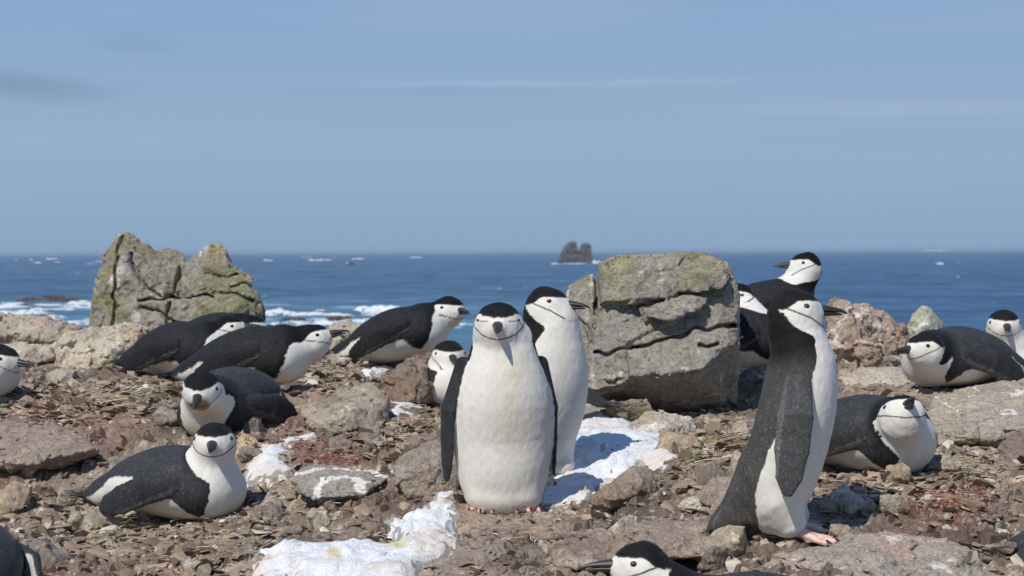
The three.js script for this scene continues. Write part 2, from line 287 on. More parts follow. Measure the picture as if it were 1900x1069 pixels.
function boxUV(g) { // uv in metres from the plane each surface faces
  const p = g.attributes.position, n = g.attributes.normal, uv = new Float32Array(p.count * 2);
  for (let i = 0; i < p.count; i++) { const x = p.getX(i), y = p.getY(i), z = p.getZ(i), a = Math.abs(n.getX(i)), b = Math.abs(n.getY(i)) * 1.15, c = Math.abs(n.getZ(i)); uv[i * 2] = a > b && a > c ? z : x; uv[i * 2 + 1] = b >= a && b >= c ? z : y; }
  g.setAttribute('uv', new THREE.BufferAttribute(uv, 2)); return g;
}
const mat = (o) => new THREE.MeshStandardMaterial({ vertexColors: true, roughness: 0.92, ...o });
function gridMesh(rows, colsOf, fnY, color) {
  const P = [], I = [], C = []; const nc = colsOf(rows[0]).length;
  rows.forEach((d, r) => colsOf(d).forEach((x) => { const y = fnY(x, d), c = color(x, y, -d); P.push(x, y, -d); C.push(c[0], c[1], c[2]); }));
  for (let r = 0; r < rows.length - 1; r++) for (let c = 0; c < nc - 1; c++) { const a = r * nc + c; I.push(a, a + 1, a + nc + 1, a, a + nc + 1, a + nc); }
  const g = new THREE.BufferGeometry();
  g.setAttribute('position', new THREE.Float32BufferAttribute(P, 3)); g.setAttribute('color', new THREE.Float32BufferAttribute(C, 3));
  g.setIndex(I); g.computeVertexNormals();
  return g;
}
{
  const rows = []; for (let d = -8; d < 3.9; d += 0.5) rows.push(d);
  for (let d = 3.9; d < 11; d += d * 0.0024) rows.push(d);
  for (let d = 11; d < 70; d += 0.08 * (d - 9)) rows.push(d);
  const us = []; for (let i = -250; i <= 250; i++) us.push(i / 250 * 0.3);
  const out = [0.34, 0.4, 0.5, 0.7, 1.1, 1.8, 3, 5];
  const all = [...out.map((v) => -v).reverse(), ...us, ...out];
  const g = gridMesh(rows, (d) => { const s = Math.max(4.2, d); return all.map((u) => u * s); }, groundY, groundColor);
  boxUV(g);
  const m = shadows(new THREE.Mesh(g, mat({ roughness: 0.95, color: new THREE.Color(1.28, 1.28, 1.28), map: SPECK, bumpMap: SPECKBUMP, bumpScale: 0.004 }))); m.name = 'ground'; m.userData.kind = 'structure'; scene.add(m);
}
// ---------------------------------------------------------------- sea
const SEA = -14.25, HS = CAMY - SEA;
const seaD = (py) => HS * FOC / (py - HZ);
{
  const rows = [25, 60, 120, 200, 280]; for (let py = 625; py > 472; py -= 0.8) rows.push(seaD(py));
  for (let k = 0; k < 26; k++) rows.push(seaD(472) * Math.pow(1.16, k + 1));
  const us = []; for (let i = -240; i <= 240; i++) us.push(i / 240 * 0.29);
  const out = [0.33, 0.4, 0.55, 0.8, 1.2, 2, 4];
  const all = [...out.map((v) => -v).reverse(), ...us, ...out];
  const fy = (x, d) => SEA + sstep(3500, 500, d) * sstep(0.4, 0.3, Math.abs(x / d)) * (0.55 * fbm(x * 0.045, 3, d * 0.11, 3) + 0.3 * Math.sin(d * 0.22 + 2.2 * fbm(x * 0.02, 1, d * 0.02, 2)));
  const fc = (x, y, z) => {
    const d = -z, n = fbm(x * 0.012, 1, d * 0.03, 4), n2 = fbm(x * 0.09, 5, d * 0.16, 3), side = x / d;
    let c = mix3([0.058, 0.128, 0.215], [0.046, 0.108, 0.205], sstep(-0.1, 0.22, side + n * 0.1));
    c = mix3(c, [0.085, 0.185, 0.265], sstep(720, 430, d + n * 160) * sstep(0.1, -0.05, side) * 0.9);
    c = mix3(c, [0.055, 0.125, 0.235], sstep(1500, 5000, d) * 0.5);
    c = mix3(c, [0.45, 0.55, 0.6], sstep(0.36, 0.7, n2 + n * 0.6) * sstep(620, 460, d) * sstep(0.0, -0.1, side) * 0.6);
    const v = 1 + 0.30 * n + 0.55 * n2 * sstep(6000, 600, d);
    return c.map((q) => q * v);
  };
  const m = shadows(new THREE.Mesh(gridMesh(rows, (d) => all.map((u) => u * d), fy, fc), new THREE.MeshPhysicalMaterial({ vertexColors: true, roughness: 0.55, specularIntensity: 0.45, ior: 1.33 })));
  m.name = 'sea'; m.userData.kind = 'structure'; scene.add(m);
}
function lump(seed, sx, sy, sz, det, amp) {
  const g = new THREE.IcosahedronGeometry(1, det), p = g.attributes.position;
  for (let i = 0; i < p.count; i++) { const x = p.getX(i), y = p.getY(i), z = p.getZ(i), k = 1 + amp * fbm(x * 2.1 + seed, y * 2.1, z * 2.1 + seed, 3); p.setXYZ(i, x * k * sx, y * k * sy, z * k * sz); }
  g.computeVertexNormals(); g.deleteAttribute('uv');
  return g;
}
const FOAM = new THREE.MeshStandardMaterial({ color: new THREE.Color(0.68, 0.71, 0.73), roughness: 0.9 });
function foamAt(px, py, wpx, hpx, seed, arr) {
  const d = seaD(py + 0), p = at(px, py, d), k = d / FOC; p.y = SEA;
  arr.push(lump(seed, wpx * k / 2, hpx * k * 0.62, Math.max(2, wpx * k * 0.12), 2, 1.0).translate(p.x, p.y, p.z));
}
{
  const r = rng(77), caps = [];
  const lists = [[20, 480, 200, 8, 9], [480, 480, 790, 10, 11], [1680, 470, 1780, 3, 2]];
  for (const [x0, y0, x1, dy, n] of lists) for (let i = 0; i < n; i++) foamAt(lerp(x0, x1, r()), y0 + (r() - 0.3) * dy * 1.4, 5 + r() * 20, 1.4 + r() * 2.2, r() * 90, caps);
  for (let i = 0; i < 10; i++) foamAt(r() * 1900, 490 + r() * r() * 90, 3 + r() * 6, 1 + r() * 1.5, r() * 90, caps);
  foamAt(1735, 470, 60, 2.4, 4, caps); foamAt(1745, 494, 14, 4, 5, caps);
  for (let i = 0; i < 26; i++) foamAt(r() * 190 - 10, 560 + r() * 45, 20 + r() * 60, 2 + r() * 4, r() * 90, caps);
  for (let i = 0; i < 14; i++) foamAt(490 + r() * 380, 570 + r() * 40, 20 + r() * 50, 1.5 + r() * 2, r() * 90, caps);
  const m = shadows(new THREE.Mesh(mergeGeometries(caps), FOAM)); m.name = 'sea_foam';
  tag(m, 'scattered whitecaps and foam streaks across the blue sea', 'foam', null, 'stuff'); scene.add(m);
  const wave = (label, list) => { const a = []; list.forEach(([x, y, w, h], i) => { const n = Math.ceil(w / 4); for (let k = 0; k < n; k++) { const u = (r() + r()) / 2 - .5; foamAt(x + u * w * 1.2, y - (r() - .35) * h * .3, 10 + r() * w * .34, h * (0.16 + 0.6 * r() * (1 - Math.abs(u) * 1.4)), i * 9 + k, a); } }); const q = shadows(new THREE.Mesh(mergeGeometries(a), FOAM)); q.name = numbered('breaking_wave'); tag(q, label, 'wave'); scene.add(q); };
  wave('long white breaker rolling in behind the lying penguin at mid left', [[520, 582, 70, 16], [585, 585, 90, 13], [640, 588, 70, 11], [700, 580, 120, 24], [745, 578, 60, 18], [600, 600, 120, 12], [540, 600, 70, 10], [690, 595, 90, 9], [830, 580, 70, 5]]);
  wave('white breaker washing around the low reef left of the pinnacle rock', [[150, 564, 50, 15], [20, 560, 50, 8], [50, 577, 60, 12], [0, 580, 60, 9], [120, 590, 130, 9], [10, 592, 80, 9], [140, 600, 80, 8]]);
  wave('white surf at the foot of the twin sea stack', [[1102, 489, 24, 8], [1032, 490, 12, 5], [1065, 490, 60, 2.5]]);
}
function farRock(name, label, cat, py, hulls, o = {}) { // hulls in pixels, thickness in pixels
  const d = seaD(py), k = d / FOC, cx = hulls[0][0][0], p = at(cx, py, d);
  const P = hulls.map((H) => planesOf(H.flatMap(([x, y, z = 0]) => [V(x - cx, py - y, -z), V((x - cx) * .97, (py - y) * .96, -z - (o.thick ?? 20))])));
  const all = hulls.flat(), X = all.map((q) => q[0] - cx), Y = all.map((q) => py - q[1]), Z = all.map((q) => -(q[2] ?? 0));
  const g = surfNet((x, y, z) => { let b = 1e9; for (const pl of P) { let m = -1e9; for (const q of pl) m = Math.max(m, q[0] * x + q[1] * y + q[2] * z - q[3]); b = Math.min(b, m); } return b + 1.6 * fbm(x * .16 + py, y * .1, z * .16, 4) + 1.1 * facet(x, y, z, 5) + .4 * facet(x, y + 3, z, 2); },
    axis(Math.min(...X) - 4, Math.max(...X) + 4, .9), axis(Math.min(...Y) - 3, Math.max(...Y) + 4, .8), axis(Math.min(...Z) - (o.thick ?? 20) - 4, Math.max(...Z) + 4, 1.3));
  g.scale(k, k, k); g.computeVertexNormals();
  paint(g, (x, y, z) => { const n = fbm(x / k * 0.16, y / k * 0.25, z / k * 0.16, 4); return mix3([0.058, 0.052, 0.055], [0.13, 0.112, 0.105], sstep(-0.5, 0.5, n)); });
  const m = shadows(new THREE.Mesh(g, mat({}))); m.name = numbered(name); m.position.set(p.x, SEA, p.z); tag(m, label, cat); scene.add(m);
}
farRock('sea_stack', 'dark twin-peaked sea stack rising near the horizon beside the big boulder', 'sea stack', 489, [[[1036, 492], [1040, 474, -4], [1046, 460], [1053, 452], [1062, 448], [1069, 449], [1074, 470], [1079, 492], [1058, 470, 6]], [[1074, 492], [1078, 460], [1083, 452], [1090, 450], [1096, 455], [1098, 470], [1100, 492], [1086, 470, 5]], [[1034, 493, 4], [1050, 478, 4], [1095, 480, 4], [1102, 493, 4]]]);
farRock('reef', 'low dark reef in the surf left of the pinnacle rock', 'reef', 557, [[[18, 560], [40, 549], [60, 547], [75, 560]], [[60, 560], [80, 545], [118, 545], [140, 551], [164, 560]], [[130, 560], [150, 552], [176, 560]]], { thick: 12 });
farRock('reef', 'dark reef rocks awash inside the long breaker at mid left', 'reef', 592, [[[600, 594], [612, 586], [650, 585], [664, 594]], [[650, 594], [672, 588], [690, 594]], [[515, 594], [530, 588], [560, 588], [572, 594]]], { thick: 8 });
farRock('reef', 'tiny dark rock among distant whitecaps left of centre', 'reef', 491, [[[643, 492], [648, 484], [655, 485], [658, 492]]], { thick: 5 });

// ---------------------------------------------------------------- rocks
function planesOf(pts) {
  const h = new ConvexHull().setFromPoints(pts), out = [];
  for (const f of h.faces) { const n = f.normal, c = f.constant; if (!out.some((o) => Math.abs(o[0] - n.x) + Math.abs(o[1] - n.y) + Math.abs(o[2] - n.z) < 0.02 && Math.abs(o[3] - c) < 0.003)) out.push([n.x, n.y, n.z, c]); }
  return out;
}
const GREY = [0.300, 0.265, 0.220], TAN = [0.400, 0.335, 0.260], BROWN = [0.225, 0.165, 0.120], PALE = [0.500, 0.430, 0.340], GREEN = [0.275, 0.262, 0.135], OLIVE = [0.205, 0.195, 0.105], BLUEGREY = [0.235, 0.228, 0.215], ROSE = [0.40, 0.275, 0.215], WHITE = [0.66, 0.62, 0.55], GOLD = [0.34, 0.26, 0.085];

const ROCKS = [], ROCKMAT = mat({ roughness: 0.9, color: new THREE.Color(1.3, 1.3, 1.3), map: SPECK, bumpMap: SPECKBUMP, bumpScale: 0.0022 });
function rock(name, label, d, hulls, o = {}) {
  const thick = o.thick ?? 0.3, all = V(0, 0, 0), hs = []; const box = new THREE.Box3();
  for (let H of hulls) {
    let th = thick; if (!Array.isArray(H)) { th = H.thick; H = H.p; }
    const cx = H.reduce((s, p) => s + p[0], 0) / H.length, by = Math.max(...H.map((p) => p[1]));
    const pts = [];
    for (const [x, y, z = 0] of H) { pts.push(at(x, y, d + z)); pts.push(at(lerp(x, cx, 0.15), lerp(y, by, 0.12), d + z + th)); }
    pts.forEach((p) => box.expandByPoint(p)); hs.push(pts);
  }
  const org = V((box.min.x + box.max.x) / 2, box.min.y, (box.min.z + box.max.z) / 2);
  const rr = rng(label.length * 31 + 7);
  const P = hs.map((pts) => {
    const loc = pts.map((p) => p.clone().sub(org)), pl = planesOf(loc), cen = loc.reduce((a, p) => a.add(p), V(0, 0, 0)).multiplyScalar(1 / loc.length);
    for (const p of loc) for (let k = 0; k < 2; k++) { const n = p.clone().sub(cen).normalize().add(V(rr() - .5, rr() - .5, rr() - .5).multiplyScalar(1.1)).normalize(), top = Math.max(...loc.map((q) => q.dot(n))); pl.push([n.x, n.y, n.z, top - (.004 + .022 * rr()) * (o.chip ?? 1)]); }
    return pl;
  });
  const cracks = (o.cracks ?? []).flatMap((l) => l.slice(1).map((q, i) => { const a = at(l[i][0], l[i][1], d).sub(org), b = at(q[0], q[1], d).sub(org); return [a.x, a.y, b.x, b.y]; }));
  const amp = o.amp ?? 1, seed = o.seed ?? label.length * 1.7, bed = V(...(o.bed ?? [0.25, 0.9, 0.3])).normalize(), per = o.per ?? 0.05;
  const lim = .036 + .016 * amp + (o.big ?? 0) + (cracks.length ? .012 : 0);
  const sdf = (x, y, z) => {
    let best = 1e9;
    for (const pl of P) { let m = -1e9; for (const q of pl) { const e = q[0] * x + q[1] * y + q[2] * z + -q[3]; if (e > m) m = e; } if (m < best) best = m; }
    if (best > lim || best < -lim) return best;
    const t = (bed.x * x + bed.y * y + bed.z * z) / per + 1.3 * fbm(x * 4 + seed, y * 4, z * 4, 2), s = t - Math.floor(t);
    const blk = vnoise(Math.floor(t) * 3.7 + seed, x * 5, z * 5);
    let crack = 0;
    for (const [ax, ay, bx2, by2] of cracks) { const ex = bx2 - ax, ey = by2 - ay, wx = x + .012 * vnoise(x * 22, y * 22, seed), wy = y + .012 * vnoise(x * 22 + 9, y * 22, seed), tt = clamp(((wx - ax) * ex + (wy - ay) * ey) / (ex * ex + ey * ey), 0, 1), q = Math.hypot(wx - ax - ex * tt, wy - ay - ey * tt); crack = Math.max(crack, sstep(.011, .002, q)); }
    return best + .035 * crack + (o.big ? o.big * facet(x + seed, y, z + seed, o.bigS ?? .26) : 0) + amp * (0.003 * fbm(x * 5 + seed, y * 5, z * 5, 2) + 0.012 * facet(x + seed, y, z, 0.13) + 0.008 * facet(x, y + seed, z, 0.047) + 0.005 * facet(x, y, z + seed, 0.021) + 0.003 * Math.abs(fbm(x * 17 + seed, y * 17, z * 17, 3)) + 0.003 * vnoise(x * 60, y * 60 + seed, z * 60) + (o.strata ?? 0.5) * (0.012 * blk + 0.008 * sstep(0.75, 1, s)));
  };
  const h = (o.res ?? 0.00095) * d, m = 0.05, bx = box.clone(); bx.min.sub(org); bx.max.sub(org);
  const g = surfNet(sdf, axis(bx.min.x - m, bx.max.x + m, h), axis(bx.min.y - m, bx.max.y + m, h), axis(bx.min.z - m, bx.max.z + m, h * 1.25));
  crease(g); boxUV(g);
  const pal = o.pal ?? [GREY, TAN, BROWN];
  paint(g, (x, y, z, nx, ny, nz) => {
    const a = fbm(x * 4 + seed, y * 4, z * 4, 3), b = fbm(x * 9 - seed, y * 9, z * 9 + 3, 3) * .75 + .45 * vnoise(x * 14 + y * 8, y * 70 - x * 16, z * 14 + seed), c = vnoise(x * 70, y * 70 + seed, z * 70), e = vnoise(x * 170, y * 170, z * 170 + seed);
    let col = mix3(pal[0], pal[1], sstep(-0.35, 0.45, a)); if (pal[2]) col = mix3(col, pal[2], sstep(0.05, 0.5, b) * 0.75);
    if (o.lichen) { const l = sstep(-0.25, 0.35, fbm(x * 6 + 50, y * 6, z * 6 + seed, 4) + o.lichen + (o.top ? 0.42 * sstep(o.top[0], o.top[1], y) : 0)); col = mix3(col, b > 0.05 ? GREEN : OLIVE, l * 0.85); }
    if (o.veins) { const w = Math.abs(fbm(x * 3.2 + seed * 3, y * 3.2, z * 3.2, 3) + 0.15 * b); col = mix3(col, WHITE, sstep(0.035, 0.008, w) * o.veins); }
    if (o.guano) { const w = sstep(0.3, 0.6, fbm(x * 13 + 9, y * 5, z * 13 + seed, 4) + 0.15 * c + o.guano * 0.3); col = mix3(col, WHITE, w * 0.75); }
    if (o.rust) { const w = sstep(0.2, 0.6, fbm(x * 7 + 90, y * 7, z * 7 + seed, 4)); col = mix3(col, [0.38, 0.17, 0.09], w * o.rust); }
    if (o.stripes) { const t = (x * o.stripes[0] + y * o.stripes[1] + z * o.stripes[2]) + 0.35 * a; col = mix3(col, [0.72, 0.68, 0.62], sstep(0.55, 0.8, Math.sin(t * o.stripes[3]) + 0.25 * c)); }
    if (o.tip) { const w = sstep(0.03, -0.03, Math.hypot((x + org.x - o.tip[0]) * 1.2, y + org.y - o.tip[1]) - o.tip[2] + 0.06 * b + .03 * c); col = mix3(col, GOLD, w * .8); }
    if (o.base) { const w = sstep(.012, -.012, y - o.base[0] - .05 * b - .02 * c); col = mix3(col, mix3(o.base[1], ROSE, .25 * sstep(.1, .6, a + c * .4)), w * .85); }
    col = mix3(col, [0.06, 0.052, 0.045], sstep(0.45, 0.75, c * 0.5 + e * 0.35 + b * 0.5) * 0.6);
    col = mix3(col, WHITE, sstep(0.55, 0.8, e * 0.45 - c * 0.45 + a * 0.4) * 0.5);
    const fc = facet(x + seed, y, z, 0.11), v = (1 + 0.16 * c + 0.16 * e + 0.16 * b + .12 * fc) * (o.lum ?? 1);
    return [col[0] * v, col[1] * v, col[2] * v];
  });
  const me = shadows(new THREE.Mesh(g, ROCKMAT)); me.name = numbered(name); me.position.copy(org); tag(me, label, name === 'boulder' ? 'boulder' : 'rock', o.group); scene.add(me);
  ROCKS.push(box);
  return me;
}
const tipP = at(405, 462, 9.6);
rock('pinnacle_rock', 'tall jagged lichen-green outcrop with two peaks at left, against the sea', 9.5, [
  { thick: 0.4, p: [[172, 518, .06], [180, 498, .06], [216, 436, .12], [243, 432, .13], [285, 462, .12], [332, 496, .1], [350, 540, .02], [345, 650, 0], [250, 650, -.06], [222, 650, -.07], [170, 650, .08], [226, 490, -.03], [218, 560, -.06], [300, 540, -.04]] },
  { thick: 0.3, p: [[285, 468, .18], [305, 461, .22], [337, 472, .22], [345, 492, .15], [352, 560, .05], [280, 560, .05], [315, 500, .06]] },
  { thick: 0.35, p: [[328, 505, .08], [352, 480, .1], [385, 460, .12], [408, 454, .14], [425, 489, .12], [430, 500, .06], [400, 530, -.02], [335, 545, .0], [335, 560, .05], [430, 545, .05]] },
  { thick: 0.3, p: [[362, 520, -.02], [430, 497, .06], [465, 512, .1], [468, 526, .04], [410, 545, -.05], [365, 535, -.05], [380, 560, .02], [460, 560, .08]] },
  { thick: 0.3, p: [[395, 540, -.06], [440, 520, .0], [480, 540, .04], [490, 572, .04], [470, 570, -.02], [400, 562, -.09], [395, 640, .0], [480, 640, .06]] },
  { thick: 0.35, p: [[214, 552, -.1], [330, 545, -.08], [455, 560, -.06], [484, 578, 0], [482, 655, .05], [440, 660, 0], [214, 655, -.1], [330, 655, -.13]] },
], { pal: [GREY, OLIVE, BLUEGREY], lichen: -.06, amp: .8, res: .00085, strata: .5, bed: [0.1, 0.9, 0.25], per: 0.09, chip: .12, guano: -0.3, tip: [tipP.x, tipP.y, 0.05], seed: 4, big: .026, bigS: .3, cracks: [[[218, 440], [209, 500], [215, 560], [207, 612]], [[240, 470], [262, 520], [300, 548]], [[328, 500], [322, 545]], [[262, 556], [330, 552], [400, 549]], [[375, 508], [415, 517], [440, 512]], [[385, 540], [440, 547], [472, 560]], [[268, 568], [300, 580], [345, 605]], [[318, 560], [316, 600]], [[430, 530], [465, 528]]] });
rock('boulder', 'huge fractured grey boulder with a lichen-yellow top, behind the two standing penguins', 6.9, [
  { thick: 0.42, p: [[1107, 490, .08], [1130, 478, .11], [1190, 473, .13], [1290, 471, .13], [1350, 474, .13], [1363, 490, .09], [1376, 540, .07], [1373, 600, .05], [1362, 640, 0], [1300, 692, -.10], [1180, 705, -.12], [1092, 720, -.11], [1104, 600, -.03], [1095, 778, .2], [1200, 788, .22], [1370, 790, .24], [1352, 785, .2]] },
  { thick: 0.42, p: [[1049, 562, .1], [1053, 526, .14], [1108, 497, .13], [1135, 500, .12], [1135, 560, .06], [1135, 650, -.03], [1086, 722, -.07], [1056, 650, .02], [1090, 770, .16], [1120, 775, .16]] },
  { thick: 0.3, p: [[1110, 490, .06], [1150, 472, .12], [1205, 474, .1], [1215, 492, .05], [1262, 550, -.03], [1185, 553, -.08], [1112, 566, -.06], [1109, 530, -.01]] },
  { thick: 0.25, p: [[1190, 574, -.05], [1268, 544, -.04], [1318, 552, -.03], [1300, 575, -.08], [1245, 598, -.11], [1196, 590, -.09]] },
  { thick: 0.25, p: [[1215, 490, .05], [1285, 470, .1], [1345, 473, .1], [1365, 510, .03], [1340, 540, -.04], [1318, 512, -.03], [1290, 505, -.02], [1265, 528, -.03], [1250, 545, -.02]] },
  { thick: 0.25, p: [[1220, 640, -.08], [1290, 618, -.05], [1360, 604, -.02], [1366, 632, -.02], [1305, 688, -.13], [1180, 702, -.145], [1120, 705, -.14]] },
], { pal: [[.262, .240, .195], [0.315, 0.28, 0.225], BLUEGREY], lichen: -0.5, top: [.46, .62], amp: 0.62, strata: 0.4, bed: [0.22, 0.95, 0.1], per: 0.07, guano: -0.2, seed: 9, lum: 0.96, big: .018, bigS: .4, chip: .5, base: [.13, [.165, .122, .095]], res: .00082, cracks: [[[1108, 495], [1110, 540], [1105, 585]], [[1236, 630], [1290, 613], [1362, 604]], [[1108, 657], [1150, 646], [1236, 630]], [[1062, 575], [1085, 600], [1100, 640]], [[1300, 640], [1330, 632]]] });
rock('rock', 'small brown block tucked under the overhang of the huge boulder', 6.75, [{ thick: .2, p: [[1112, 746, -.02], [1200, 742, -.02], [1216, 770, -.02], [1205, 782, 0], [1112, 780, 0]] }], { pal: [BROWN, GREY, OLIVE] });
rock('boulder', 'reddish boulder with white veins, right of the penguin facing right', 7.9, [
  [[1538, 572, 0], [1560, 555, .03], [1592, 562, .03], [1640, 569, .06], [1668, 600, .06], [1682, 628, .05], [1678, 695, 0], [1535, 705, 0], [1600, 625, -.1], [1560, 640, -.07], [1650, 662, -.07], [1600, 700, -.1]],
  [[1540, 590, -.08], [1570, 575, -.05], [1588, 610, -.12], [1580, 690, -.1], [1540, 690, -.1]],
  [[1588, 640, -.14], [1640, 630, -.12], [1672, 650, -.08], [1665, 700, -.1], [1590, 705, -.15]]], { pal: [[0.32, 0.24, 0.19], [0.42, 0.32, 0.25], BROWN], veins: 0.9, rust: 0.35, guano: 0, amp: 1.2, seed: 21, big: .02, bigS: .16 });
rock('rock', 'pale green pointed rock standing against the sea at right', 8.3, [[[1678, 612, 0], [1694, 582, .01], [1713, 566, .05], [1722, 569, .06], [1757, 607, .12], [1752, 645, 0], [1680, 645, 0], [1721, 602, -.06]]], { pal: [[0.36, 0.36, 0.28], [0.45, 0.43, 0.36], [0.25, 0.27, 0.2]], thick: .18, amp: .7, guano: .1 });
rock('boulder', 'broad pale slab with white veins under the right-hand penguin facing left', 6.4, [
  { thick: .35, p: [[1722, 800, -.16], [1735, 836, -.2], [1800, 826, -.22], [1900, 800, -.22], [1990, 780, -.2], [1738, 738, .42], [1800, 716, .58], [1900, 690, .68], [2010, 678, .7], [1721, 765, .12], [1850, 770, -.05], [1745, 858, -.1], [1960, 850, -.1]] }], { pal: [[0.36, 0.30, 0.24], TAN, GREY], veins: 0.95, amp: .8, seed: 33, rust: .1 });
rock('boulder', 'flat-topped brown rock with a dark undercut face at left edge', 6.3, [
  { thick: .3, p: [[-60, 800, .3], [0, 777, .5], [90, 785, .5], [150, 808, .3], [188, 832, -.06], [184, 862, .18], [62, 898, .14], [50, 862, -.14], [0, 856, -.12], [-60, 858, -.1], [-60, 905, .1], [184, 872, .2], [70, 904, .16]] }], { pal: [[0.28, 0.22, 0.175], [0.33, 0.265, 0.21], BROWN], amp: .8, seed: 40 });
rock('boulder', 'pale guano-splashed boulder below the pinnacle rock at left', 8.2, [
  [[98, 642, 0], [120, 614, .1], [170, 622, .1], [240, 598, .12], [276, 604, .12], [284, 640, .08], [272, 690, .05], [240, 718, -.03], [150, 728, -.08], [100, 722, -.05], [95, 690, -.06], [200, 655, -.1], [150, 660, -.1]],
  [[120, 650, -.08], [165, 640, -.06], [172, 720, -.14], [128, 724, -.14]]], { pal: [PALE, TAN, [0.42, 0.37, 0.22]], rust: 0.5, guano: 0.4, amp: 1.3, seed: 52 });
rock('boulder', 'long grey-brown ridge rock along the skyline at far left', 8.9, [
  [[-60, 588, .12], [30, 583, .12], [90, 590, .12], [125, 602, .06], [172, 622, .06], [180, 670, 0], [-60, 670, 0], [62, 620, -.06], [-60, 625, -.04]]], { pal: [GREY, TAN, ROSE], amp: 1.4, seed: 61, guano: 0 });
rock('rock', 'blocky tan rock overhanging a dark hollow behind the left-edge penguin', 8.2, [
  [[-30, 648, 0], [40, 634, .05], [98, 642, .06], [104, 668, -.02], [60, 680, -.08], [-30, 690, -.08], [60, 655, -.06]]], { pal: [TAN, PALE, [0.36, 0.33, 0.2]], amp: 1.1, seed: 70, guano: .2, rust: .2 });
rock('rock', 'upright grey stone slab between the left-edge penguin and the pale boulder', 7.75, [{ thick: .14, p: [[82, 692, 0], [104, 680, .03], [142, 688, .05], [136, 745, 0], [84, 748, -.02], [105, 700, -.04]] }], { pal: [GREY, TAN], amp: .6 });
rock('rock', 'greenish rock on the skyline behind the beak of the penguin looking up', 8.6, [[[588, 632, .1], [618, 602, .1], [650, 592, .12], [674, 604, .06], [655, 650, 0], [612, 672, -.04], [598, 664, 0], [630, 625, -.04]]], { pal: [[0.33, 0.31, 0.24], TAN, OLIVE], amp: .9 });
rock('rock', 'weathered grey slab with a pale edge in the middle ground left of centre', 6.55, [[[556, 762, .1], [600, 735, .22], [690, 712, .28], [712, 720, .2], [726, 772, .02], [720, 792, 0], [600, 802, -.1], [560, 792, -.05], [650, 760, -.02]]], { pal: [[0.34, 0.29, 0.22], GREY, BROWN], guano: .25, amp: .8 });
rock('rock', 'dark brown earthy lump left of the small penguin peeking out', 7.5, [[[702, 722, 0], [735, 690, .03], [770, 658, .08], [788, 664, .1], [802, 688, .1], [802, 740, 0], [760, 745, -.08], [715, 768, -.05], [760, 700, -.05]]], { pal: [[0.235, 0.165, 0.12], BROWN, [0.29, 0.22, 0.17]], amp: 1.2, strata: .2 });
rock('rock', 'flat grey rock with bold white quartz stripes, left of the centre penguin', 5.68, [[[538, 882, .1], [600, 861, .24], [690, 872, .24], [730, 886, .14], [702, 906, 0], [660, 928, -.05], [600, 934, -.08], [552, 918, -.05], [620, 888, .05]]], { pal: [[0.27, 0.24, 0.205], GREY], stripes: [1.1, 0.2, 1.6, 22], amp: .6, thick: .2 });
rock('rock', 'brown pyramid-shaped stone on the snow between the standing penguins', 5.7, [[[1104, 916, 0], [1150, 880, .02], [1180, 856, .05], [1222, 880, .08], [1236, 905, .05], [1225, 928, 0], [1165, 934, -.06], [1110, 927, -.03], [1182, 888, -.05]]], { pal: [[0.245, 0.19, 0.145], [0.28, 0.22, 0.17]], amp: .5, strata: .2, thick: .15 });
rock('rock', 'low dark brown stone beside the pyramid-shaped stone', 5.85, [[[1208, 888, .02], [1240, 872, .05], [1276, 882, .05], [1272, 918, 0], [1218, 926, -.03]]], { pal: [BROWN, [0.19, 0.13, 0.095]], amp: .8, thick: .12 });
rock('rock', 'pale mottled rock at the upper edge of the big snow patch', 6.48, [[[1160, 792, .05], [1200, 768, .12], [1280, 772, .12], [1299, 800, .05], [1312, 828, 0], [1250, 838, -.06], [1190, 820, -.04], [1240, 795, -.02]]], { pal: [TAN, GREY, ROSE], guano: .3, amp: .9 });
rock('rock', 'broad brown rock under the feet of the centre penguin', 5.28, [[[836, 958, .12], [880, 948, .26], [1000, 952, .26], [1060, 962, .2], [1082, 990, .1], [1062, 1052, -.05], [960, 1066, -.12], [846, 1042, -.1], [838, 1002, -.05], [940, 985, 0.02]]], { pal: [[0.255, 0.195, 0.15], [0.31, 0.24, 0.18], ROSE], amp: .8, thick: .25 });
rock('rock', 'dark wedge-shaped rock with a shadowed right face at bottom centre', 4.85, [{ thick: .2, p: [[770, 1075, 0], [830, 1045, 0], [905, 1000, .05], [945, 1002, .09], [966, 1042, .1], [970, 1095, .12], [800, 1105, 0], [905, 1040, -.05], [880, 1100, -.12]] }], { pal: [[0.235, 0.185, 0.15], [0.28, 0.22, 0.18]], amp: .6, strata: .2 });
rock('rock', 'smooth brown slab just above the bottom penguin head', 4.9, [[[1160, 990, .1], [1200, 964, .26], [1292, 966, .26], [1352, 985, .16], [1374, 1006, .05], [1330, 1038, -.05], [1200, 1034, -.06], [1260, 1000, .05]]], { pal: [[0.27, 0.21, 0.165], [0.31, 0.245, 0.19]], amp: .6, strata: .2 });
rock('rock', 'low brown slab left of the bottom penguin head', 4.92, [[[1016, 1012, .1], [1080, 986, .22], [1160, 992, .15], [1192, 1032, 0], [1120, 1062, -.1], [1028, 1052, -.05]]], { pal: [[0.25, 0.19, 0.15], BROWN, TAN], amp: .8 });
rock('rock', 'long low grey slab with white specks at bottom right', 4.7, [{ thick: .25, p: [[1404, 1052, 0], [1440, 1030, .1], [1560, 1000, .22], [1650, 990, .27], [1752, 1000, .22], [1832, 1036, .1], [1856, 1085, 0], [1700, 1110, -.15], [1500, 1110, -.15], [1404, 1085, -.05], [1620, 1030, .02]] }], { pal: [[0.32, 0.275, 0.225], GREY, ROSE], guano: .35, amp: .7, seed: 77 });
